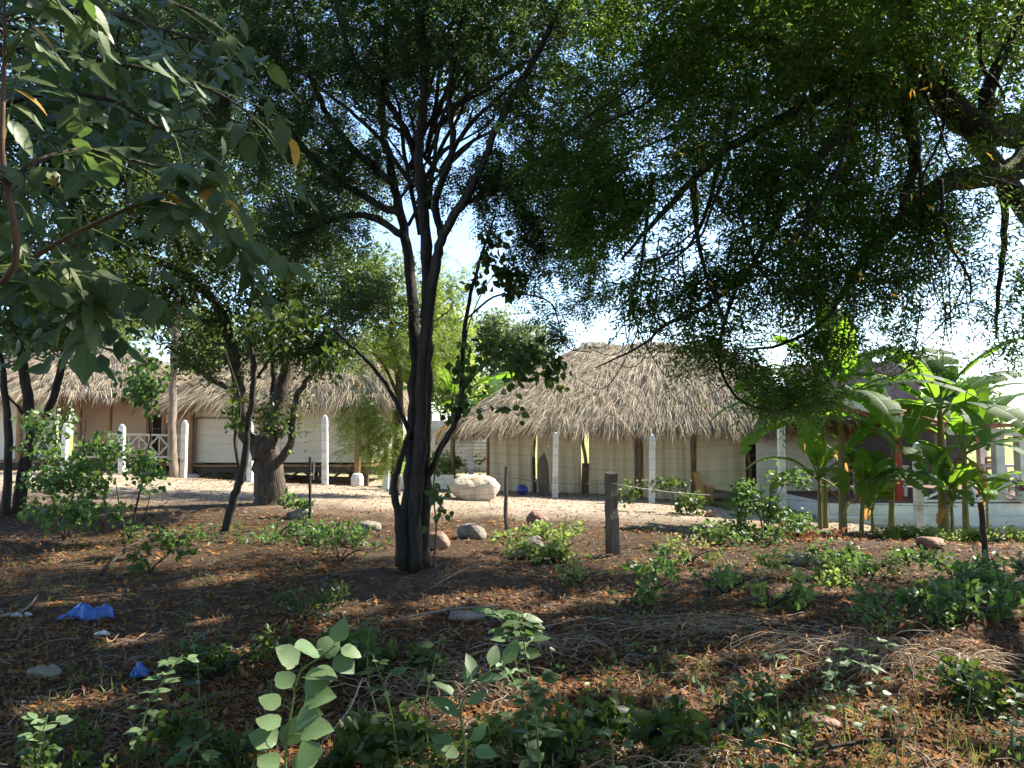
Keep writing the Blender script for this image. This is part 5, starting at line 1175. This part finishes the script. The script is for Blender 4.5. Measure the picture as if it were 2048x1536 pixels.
shrub(890, 955, 24.0, 'bright greenery behind the white block wall', [(gp(870, 975, 24) + [0, 0, .5], (1.2, .6, .5), 120)], 'bright_leaf', hearts(.12, .07, 4, .08, .1), 312, .5)
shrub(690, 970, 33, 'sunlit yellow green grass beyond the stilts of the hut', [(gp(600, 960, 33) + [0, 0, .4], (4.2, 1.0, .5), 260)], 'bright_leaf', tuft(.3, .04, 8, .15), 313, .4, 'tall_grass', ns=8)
shrub(420, 985, 31, 'sunlit leaves seen under the left end of the stilt hut', [(gp(420, 960, 31) + [0, 0, .4], (2.2, 1.0, .5), 110)], 'bright_leaf', tuft(.2, .08, 6, .12), 314, .4)
shrub(560, 1010, 12.6, 'dark low weeds in the shade between the two forked trees', [(gp(540, 1060, 12.3) + [0, 0, .1], (1.5, .6, .14), 130)], 'weed_leaf', hearts(.08, .05, 3, .06, .1), 315, .2, 'green_weeds')
shrub(600, 1015, 13.9, 'small seedling with round leaves beside the thin stake', [(gp(600, 1015, 13.9) + [0, 0, .3], (.16, .12, .22), 9)], 'weed_leaf', hearts(.11, .08, 2, .05, .2), 316, .4, ns=2)

FW = [(120, 1480, 4.1, 'dark weed clump left of the grey stick'), (430, 1470, 4.2, 'dark weed clump between the stick and the round leaved sapling'), (760, 1440, 4.4, 'dark weed clump behind the round leaved sapling'), (870, 1500, 4.0, 'shaded weed clump at the foot of the ragged sapling'),
      (1110, 1450, 4.3, 'shaded weed clump right of the leafy wands'), (1260, 1420, 4.5, 'dark feathery weeds left of the pale bent branch'), (1500, 1370, 4.9, 'feathery weed clump above the pale bent branch'), (430, 1300, 5.8, 'weed clump behind the small blue scrap'),
      (730, 1290, 5.8, 'dark weeds in front of the sunlit litter'), (610, 1195, 7.4, 'weed clump on the litter left of the dark trunk'), (1450, 1165, 8.8, 'weeds at the foot of the tangled shrub'), (1540, 1205, 8.0, 'low weeds in front of the dark flat rock'),
      (1780, 1245, 7.0, 'weed clump above the arching dry vines'), (1940, 1195, 8.2, 'weed clump left of the dense weeds by the crooked stake'), (1300, 1180, 8.6, 'sparse weeds on the reddish litter below the square post'), (1160, 1150, 9.3, 'small weed clump below the upright grey rock'),
      (1990, 1400, 5.0, 'weed clump beside the sunlit dry vine tangle'), (300, 1130, 10, 'weed clump by the dark fallen bough'), (680, 1110, 10.6, 'weed clump left of the fused trunk base'), (1380, 1110, 10.6, 'weed clump right of the square fence post')]
for i, (px, py, Y, lab) in enumerate(FW):
    c = gp(px, py, Y); k = min(1.6, .55 + Y * .1)
    shrub(px, py, Y, lab, [(c + [0, 0, .13 * k], (.3 * k, .24 * k, .2 * k), 55 if Y < 8 else 34)], ('weed_leaf', 'calabash_leaf', 'weed_leaf', 'bright_leaf')[i % 4] if Y > 6 else 'calabash_leaf', hearts(.05 + .02 * (i % 3), .026 + .012 * (i % 3), 3, .04, .1), 350 + i, .22, 'weed_clump')
# individually leaved foreground plants
RND = [leaf_proto('leaf', 'sapling_leaf', .125, .105 + .006 * i, .05 + .07 * i, .04 + .08 * i, .05, seg=8, seed=30 + i) for i in range(5)]
OVT = [leaf_proto('leaf', 'sapling_leaf', .11, .06, .2, .2, .04, seed=40 + i) for i in range(3)]
OVD = [leaf_proto('leaf', 'weed_leaf_near', .12, .065, .2, .2, .05, seed=50 + i) for i in range(3)]
SML = [leaf_proto('leaf', 'sapling_leaf', .055, .034, .2, .12, .04, seg=4, seed=60 + i) for i in range(2)]
SMD = [leaf_proto('leaf', 'weed_leaf_near', .06, .034, .2, .12, .04, seg=4, seed=70 + i) for i in range(2)]
def sapling(label, Y, stem, leaves, protos_, seed, s=1.0, name='sapling', up=(.25, -.55, .85)):
    g = np.random.default_rng(seed); sp = [at(p[0], p[1], Y) for p in stem]; b = gat(sp[0][0], Y); sp[0] = b - [0, 0, .02]
    t = thing(name, label, 'plant', b, 'leafy plants in the foreground')
    c = crom(sp, 6); obj('stem', MB().tube(c, np.linspace(.007, .003, len(c)), 6, .05, seed), M['green_stem'], t, True)
    for i, (px, py) in enumerate(leaves):
        q = at(px, py, Y + g.normal(0, .05)); k = np.argmin(((c - q) ** 2).sum(1) + .15 * np.abs(c[:, 2] - q[2] + .06)); a = c[k]; d = unit(q - a)
        st = a + (q - a) * .45
        obj('leaf_stalk', MB().tube([a, (a + st) / 2 + [0, 0, .01], st], .0025, 4), M['green_stem'], t)
        put_leaf(protos_[i % len(protos_)], st, unit(d + [0, -.25, -.05]), unit(np.array(up) + g.normal(0, .3, 3)), t, s * g.uniform(.75, 1.1))
    return t
sapling('pale sapling with large round leaves in a patch of sun', 3.6, [(572, 1600), (572, 1500), (585, 1410), (600, 1345), (640, 1315), (672, 1290)],
        [(676, 1272), (700, 1300), (690, 1325), (650, 1300), (640, 1345), (612, 1292), (585, 1315), (575, 1362), (632, 1360), (640, 1385), (535, 1395), (540, 1440), (612, 1430), (640, 1450), (530, 1470), (580, 1480), (625, 1500), (540, 1520), (600, 1530)], RND, 1, 1.08)
sapling('ragged pale leaved sapling right of the round leaved one', 3.55, [(925, 1600), (930, 1500), (922, 1420), (945, 1370), (985, 1340), (1010, 1330)],
        [(1012, 1320), (1020, 1345), (985, 1318), (975, 1355), (945, 1335), (935, 1352), (895, 1375), (885, 1400), (905, 1420), (955, 1390), (880, 1470), (960, 1460), (900, 1500), (975, 1500)], OVT, 2, 1.15)
def wand(label, Y, stem, n_, protos_, seed, s=1.0, wid=.09, name='leafy_weed'):
    """upright stem with paired leaves all the way"""
    g = np.random.default_rng(seed); sp = [at(p[0], p[1], Y) for p in stem]; b = gat(sp[0][0], Y); sp[0] = b - [0, 0, .02]
    t = thing(name, label, 'plant', b, 'leafy plants in the foreground')
    c = crom(sp, 8); obj('stem', MB().tube(c, np.linspace(.006, .0025, len(c)), 5, .05, seed), M['green_stem'], t, True)
    for i in range(n_):
        u = .15 + .85 * i / (n_ - 1); k = min(len(c) - 2, int(u * (len(c) - 1))); a = c[k]; az = i * 2.4 + g.normal(0, .4)
        d = np.array([math.cos(az), math.sin(az) * .8, g.uniform(-.1, .45)]); st = a + d * wid * g.uniform(.2, .8)
        obj('leaf_stalk', MB().tube([a, (a + st) / 2 + [0, 0, .008], st], .002, 3), M['green_stem'], t)
        for q in range(3):
            dd = unit(d + np.array([-math.sin(az), math.cos(az), 0]) * (q - 1) * .9 + g.normal(0, .12, 3))
            put_leaf(protos_[(i + q) % len(protos_)], st, dd, unit(np.array([.1, -.3, 1.]) + g.normal(0, .25, 3)), t, s * g.uniform(.7, 1.1))
wand('tall wand of small leaflets right of the ragged sapling', 3.9, [(1062, 1575), (1052, 1450), (1035, 1340), (1010, 1260), (985, 1215)], 24, SML, 1, 1.35)
wand('second tall leafy wand leaning right beside the first', 3.8, [(1085, 1590), (1075, 1480), (1065, 1380), (1045, 1270), (1045, 1230)], 26, SMD, 2, 1.5)
wand('pale lit weed left of the round leaved sapling', 4.2, [(270, 1530), (290, 1430), (320, 1370), (365, 1310)], 14, SML, 3, 1.4)
wand('low pale weed at the lower left, lit by sun', 4.0, [(70, 1560), (80, 1490), (95, 1430)], 11, SML, 4, 1.3)
wand('shaded weed clump between the pale sapling and the wands', 4.4, [(860, 1500), (850, 1420), (865, 1340), (880, 1280)], 13, SMD, 5, 1.2)
wand('dim leafy weed left of the ragged sapling', 4.0, [(800, 1560), (790, 1470), (770, 1380), (745, 1310)], 12, SMD, 6, 1.2)
wand('leafy weed on the dark soil near the small blue scrap', 5.2, [(400, 1400), (395, 1330), (380, 1270)], 9, SMD, 7, 1.3)
wand('bushy weed right of the dead branches', 4.6, [(1790, 1480), (1770, 1400), (1740, 1330), (1760, 1280)], 12, OVD, 8, .62)
wand('grey green leafy plant over the dry vines', 4.7, [(1690, 1470), (1685, 1400), (1670, 1350), (1690, 1300)], 12, OVT, 9, .62)
wand('small dusty seedling by the pale bent branch', 4.5, [(1560, 1400), (1550, 1340), (1545, 1310)], 6, OVT, 10, .55)
wand('drooping weed in deep shade left of the bent branch', 4.6, [(1480, 1480), (1470, 1400), (1490, 1350)], 9, SMD, 11, 1.2)
wand('leafy weed at the right edge among dry grass', 4.4, [(2020, 1560), (2025, 1450), (2030, 1390)], 9, OVD, 12, .6)
wand('low dark weed below the pale bent branch', 3.9, [(1540, 1590), (1530, 1510), (1520, 1470)], 8, OVD, 13, .62)
wand('dark three leaved weed left of the bright wrapper', 3.8, [(380, 1600), (375, 1530), (400, 1480)], 8, OVD, 14, .8)
wand('dark weed at the bottom near the wands', 3.7, [(1230, 1600), (1225, 1510), (1210, 1420)], 10, OVD, 15, .6)
wand('sprawling leafy weed right of the dry vine heap', 4.9, [(1930, 1440), (1940, 1380), (1920, 1330)], 8, OVD, 16, .55)
wand('dusty weed in front of the flat grey stone', 5.4, [(740, 1370), (735, 1300), (745, 1230)], 9, SMD, 17, 1.2)

# ================================================================== dead branches, vines, litter
def branch(pts, r, label, mat_='stick'):
    P = [at(p[0], p[1], CZ * F / max(60, (p[1] - HOR))) for p in pts]
    P = [np.array([p[0], p[1], float(gz(p[0], p[1])) + r * .8 + (q[2] if len(q) > 2 else 0)]) for p, q in zip(P, pts)]
    c = crom(P, 6); b = np.array([*c[0][:2], gz(c[0][0], c[0][1])]); o = obj('dead_branch', MB().tube(c, np.linspace(r, r * .45, len(c)), 7, .1, int(abs(pts[0][0]))), M[mat_], smooth_=True, origin=b); return tag(o, label, 'branch', 'dead branches on the ground')
branch([(1400, 1480), (1440, 1455, .02), (1490, 1430, .05), (1560, 1448, .03), (1640, 1458)], .016, 'pale bent dead branch with an elbow in the lower right')
branch([(1420, 1492), (1480, 1476), (1560, 1455, .02)], .010, 'short pale stick below the bent branch')
branch([(320, 1402), (420, 1385), (520, 1370)], .014, 'grey stick lying left of the round leaved sapling')
branch([(370, 1404), (450, 1390), (540, 1372)], .010, 'thinner grey stick beside the one left of the sapling')
branch([(0, 1450), (120, 1440), (240, 1432)], .014, 'dark stick crossing the lower left corner')
branch([(0, 1225), (50, 1212), (75, 1195, .05)], .02, 'pale broken stick at the left edge above the blue bag')
branch([(575, 1215), (640, 1225), (700, 1232)], .02, 'dark stick on the sunlit litter in the middle')
branch([(760, 1240), (900, 1225, .06), (1010, 1215, .03)], .014, 'long thin stick behind the flat grey stone')
branch([(870, 1170), (960, 1150, .12), (1040, 1150, .05)], .01, 'thin arched stick near the foot of the dark trunk')
branch([(1480, 1410), (1600, 1408), (1690, 1412)], .014, 'straight grey stick in the shade of the leafy plants')
branch([(1240, 1290), (1350, 1270), (1430, 1280)], .012, 'brown stick lying on reddish litter')
branch([(1560, 1500), (1720, 1480, .04), (1880, 1470), (2000, 1490)], .013, 'long dark stick across the lower right', 'bark_dark')
branch([(1700, 1440), (1780, 1425), (1850, 1440)], .012, 'pale stick in the sunlit dry grass')
branch([(1180, 1520), (1260, 1490, .05), (1350, 1470, .02)], .011, 'curved dry stick below the dark weeds')
branch([(200, 1150), (260, 1120, .12), (330, 1100, .05), (380, 1110)], .02, 'dark fallen bough in the shade at left', 'bark_dark')
branch([(640, 1470), (700, 1440, .14), (730, 1400, .2), (770, 1460)], .006, 'thin dry hooped stem right of the round leaved sapling', 'dry_vine')
branch([(1000, 1540), (1030, 1480, .1), (1060, 1440, .2)], .006, 'thin dry reddish stem near the wands', 'twig_red')
def vines(px, py, Y, rad, n_, hmax, label, seed):
    g = np.random.default_rng(seed); c = gp(px, py, Y); t = thing('dry_vine_heap', label, 'dry vines', c, 'heaps of dry vines')
    a = g.uniform(0, 6.28, n_); l = g.uniform(.25, .8, n_) * rad[0]; x0 = c[0] + g.normal(0, rad[0] * .45, n_); y0 = c[1] + g.normal(0, rad[1] * .45, n_); u = np.linspace(0, 1, 8)[None]
    x = x0[:, None] + np.cos(a)[:, None] * l[:, None] * (u - .5) * 1.6; y = y0[:, None] + np.sin(a)[:, None] * l[:, None] * (u - .5); h = g.uniform(.1, 1, (n_, 1)) * hmax
    z = gz(x, y) + .01 + h * np.sin(np.pi * np.clip(u * g.uniform(.8, 1.3, (n_, 1)), 0, 1)) ** 1.0 + g.normal(0, .008, x.shape)
    P = np.stack([x + g.normal(0, .012, x.shape), y, z], -1); v, f = tubes_batch(P, np.linspace(.004, .002, 8)[None] * g.uniform(.6, 1.5, (n_, 1)), 4)
    obj('vine_stems', (v, f, 4), M['dry_vine'], t, True, kind='stuff')
    bp = P[:, ::3].reshape(-1, 3); obj('dry_leaves', quads(leaf_cloud(bp, unit(g.normal(0, 1, bp.shape)), g, .05, .02, 1, .03)), M['litter_leaf'], t, kind='stuff')
vines(1680, 1310, 6.2, (.8, .35), 170, .2, 'arching heap of dry vines on the slope at right', 1)
vines(1870, 1330, 5.9, (.8, .4), 170, .17, 'sunlit dry vine tangle near the lower right edge', 2)
vines(1290, 1500, 4.3, (.6, .25), 150, .12, 'pale dry straw heap at the bottom below the dark weeds', 3)
vines(1080, 1280, 6.6, (.6, .35), 80, .1, 'reddish dry stems behind the leafy wands', 4)
vines(1400, 1240, 7.2, (.9, .4), 110, .1, 'dry stems in the dappled litter below the bank', 5)
vines(900, 1320, 5.6, (.6, .4), 120, .14, 'dark withered stems behind the ragged sapling', 6)

def scatter(n_, y0, y1, g, xm=.86):
    y = 1 / g.uniform(1 / y1, 1 / y0, n_); x = g.uniform(-xm, xm, n_) * y; return x, y
g = np.random.default_rng(500)
x, y = scatter(125000, 3.1, 15.5, g); keep = g.uniform(0, 1, len(x)) < np.clip(.75 + .5 * wob(x, y, 1.3), .12, 1) * (1 - .8 * smooth((y - 14) / 1.5)); x, y = x[keep], y[keep]
B_ = np.stack([x, y, gz(x, y) + g.uniform(.004, .035, len(x))], 1); d = unit(np.stack([g.normal(0, 1, len(x)), g.normal(0, 1, len(x)), g.normal(0, .25, len(x))], 1))
s = unit(np.cross(d, np.stack([g.normal(0, .4, len(x)), g.normal(0, .4, len(x)), np.ones(len(x))], 1))); Lf = g.lognormal(-3.05, .4, (len(x), 1)); Lf = np.clip(Lf, .02, .09) * (.8 + .045 * y[:, None])
obj('leaf_litter', quads(blade(B_, d, s, Lf, Lf * g.uniform(.25, .6, (len(x), 1)), g, .3).reshape(-1, 3)), M['litter_leaf'], kind='stuff')
bpy.data.objects['leaf_litter']['label'] = 'dead brown and orange leaves strewn over the shaded ground'
x, y = scatter(4200, 3.2, 15, g); a = g.uniform(0, 6.28, len(x)); l = g.uniform(.05, .35, len(x)); u = np.linspace(-.5, .5, 4)[None]
X_ = x[:, None] + np.cos(a)[:, None] * l[:, None] * u; Y_ = y[:, None] + np.sin(a)[:, None] * l[:, None] * u; Z_ = gz(X_, Y_) + .012 + np.abs(g.normal(0, .02, X_.shape)); P = np.stack([X_, Y_, Z_], -1) + g.normal(0, .006, (*X_.shape, 3))
v, f = tubes_batch(P, np.linspace(.0035, .0018, 4)[None] * g.uniform(.5, 1.8, (len(x), 1)), 3); o = obj('twig_litter', (v, f, 4), M['stick'], kind='stuff'); o['label'] = 'small dry twigs strewn over the leaf litter'
# ground weeds
x, y = scatter(1500, 3.4, 15, g); dens = np.clip(.02 + .5 * wob(x + 3, y, .8) + .3 * smooth((x - 1) / 4) - .2 * smooth((7.5 - y) / 3), 0, 1); k = g.uniform(0, 1, len(x)) < dens; x, y = x[k], y[k]
bp = np.stack([x, y, gz(x, y) + g.uniform(.02, .14, len(x))], 1); q = hearts(.05, .03, 7, .06, -.1)(bp, np.tile([0, 0, .6], (len(x), 1)), g)
o = obj('ground_weeds', q, M['weed_leaf'], kind='stuff'); o['label'] = 'small green weeds sprouting through the litter'
# thin dry and green grass
x, y = scatter(9000, 3.4, 21, g); k = g.uniform(0, 1, len(x)) < np.clip(.2 + .55 * wob(x - 4, y, .7), 0, 1); x, y = x[k], y[k]
bp = np.stack([x, y, gz(x, y)], 1); q = leaf_cloud(bp, np.tile([0, 0, 1.6], (len(x), 1)), g, .11, .006, 5, .03); o = obj('thin_grass', quads(q), M['grass'], kind='stuff'); o['label'] = 'sparse thin grass blades over the ground'
# pebbles and dead leaves on the sandy yard
x = g.uniform(-14, 10, 16000); y = g.uniform(12.8, 24, 16000); B_ = np.stack([x, y, gz(x, y) + g.uniform(.003, .02, len(x))], 1); d = unit(np.stack([g.normal(0, 1, len(x)), g.normal(0, 1, len(x)), g.normal(0, .2, len(x))], 1)); s = unit(np.cross(d, np.stack([g.normal(0, .4, len(x)), g.normal(0, .4, len(x)), np.ones(len(x))], 1)))
Lf = g.uniform(.03, .09, (len(x), 1)); o = obj('yard_litter', quads(blade(B_, d, s, Lf, Lf * .4, g).reshape(-1, 3)), M['litter_leaf'], kind='stuff'); o['label'] = 'scattered dry leaves on the pale sandy yard'

if 0: print('TRIS', sum(sum(len(p.vertices) - 2 for p in o.data.polygons) for o in sc.objects if o.type == 'MESH'))
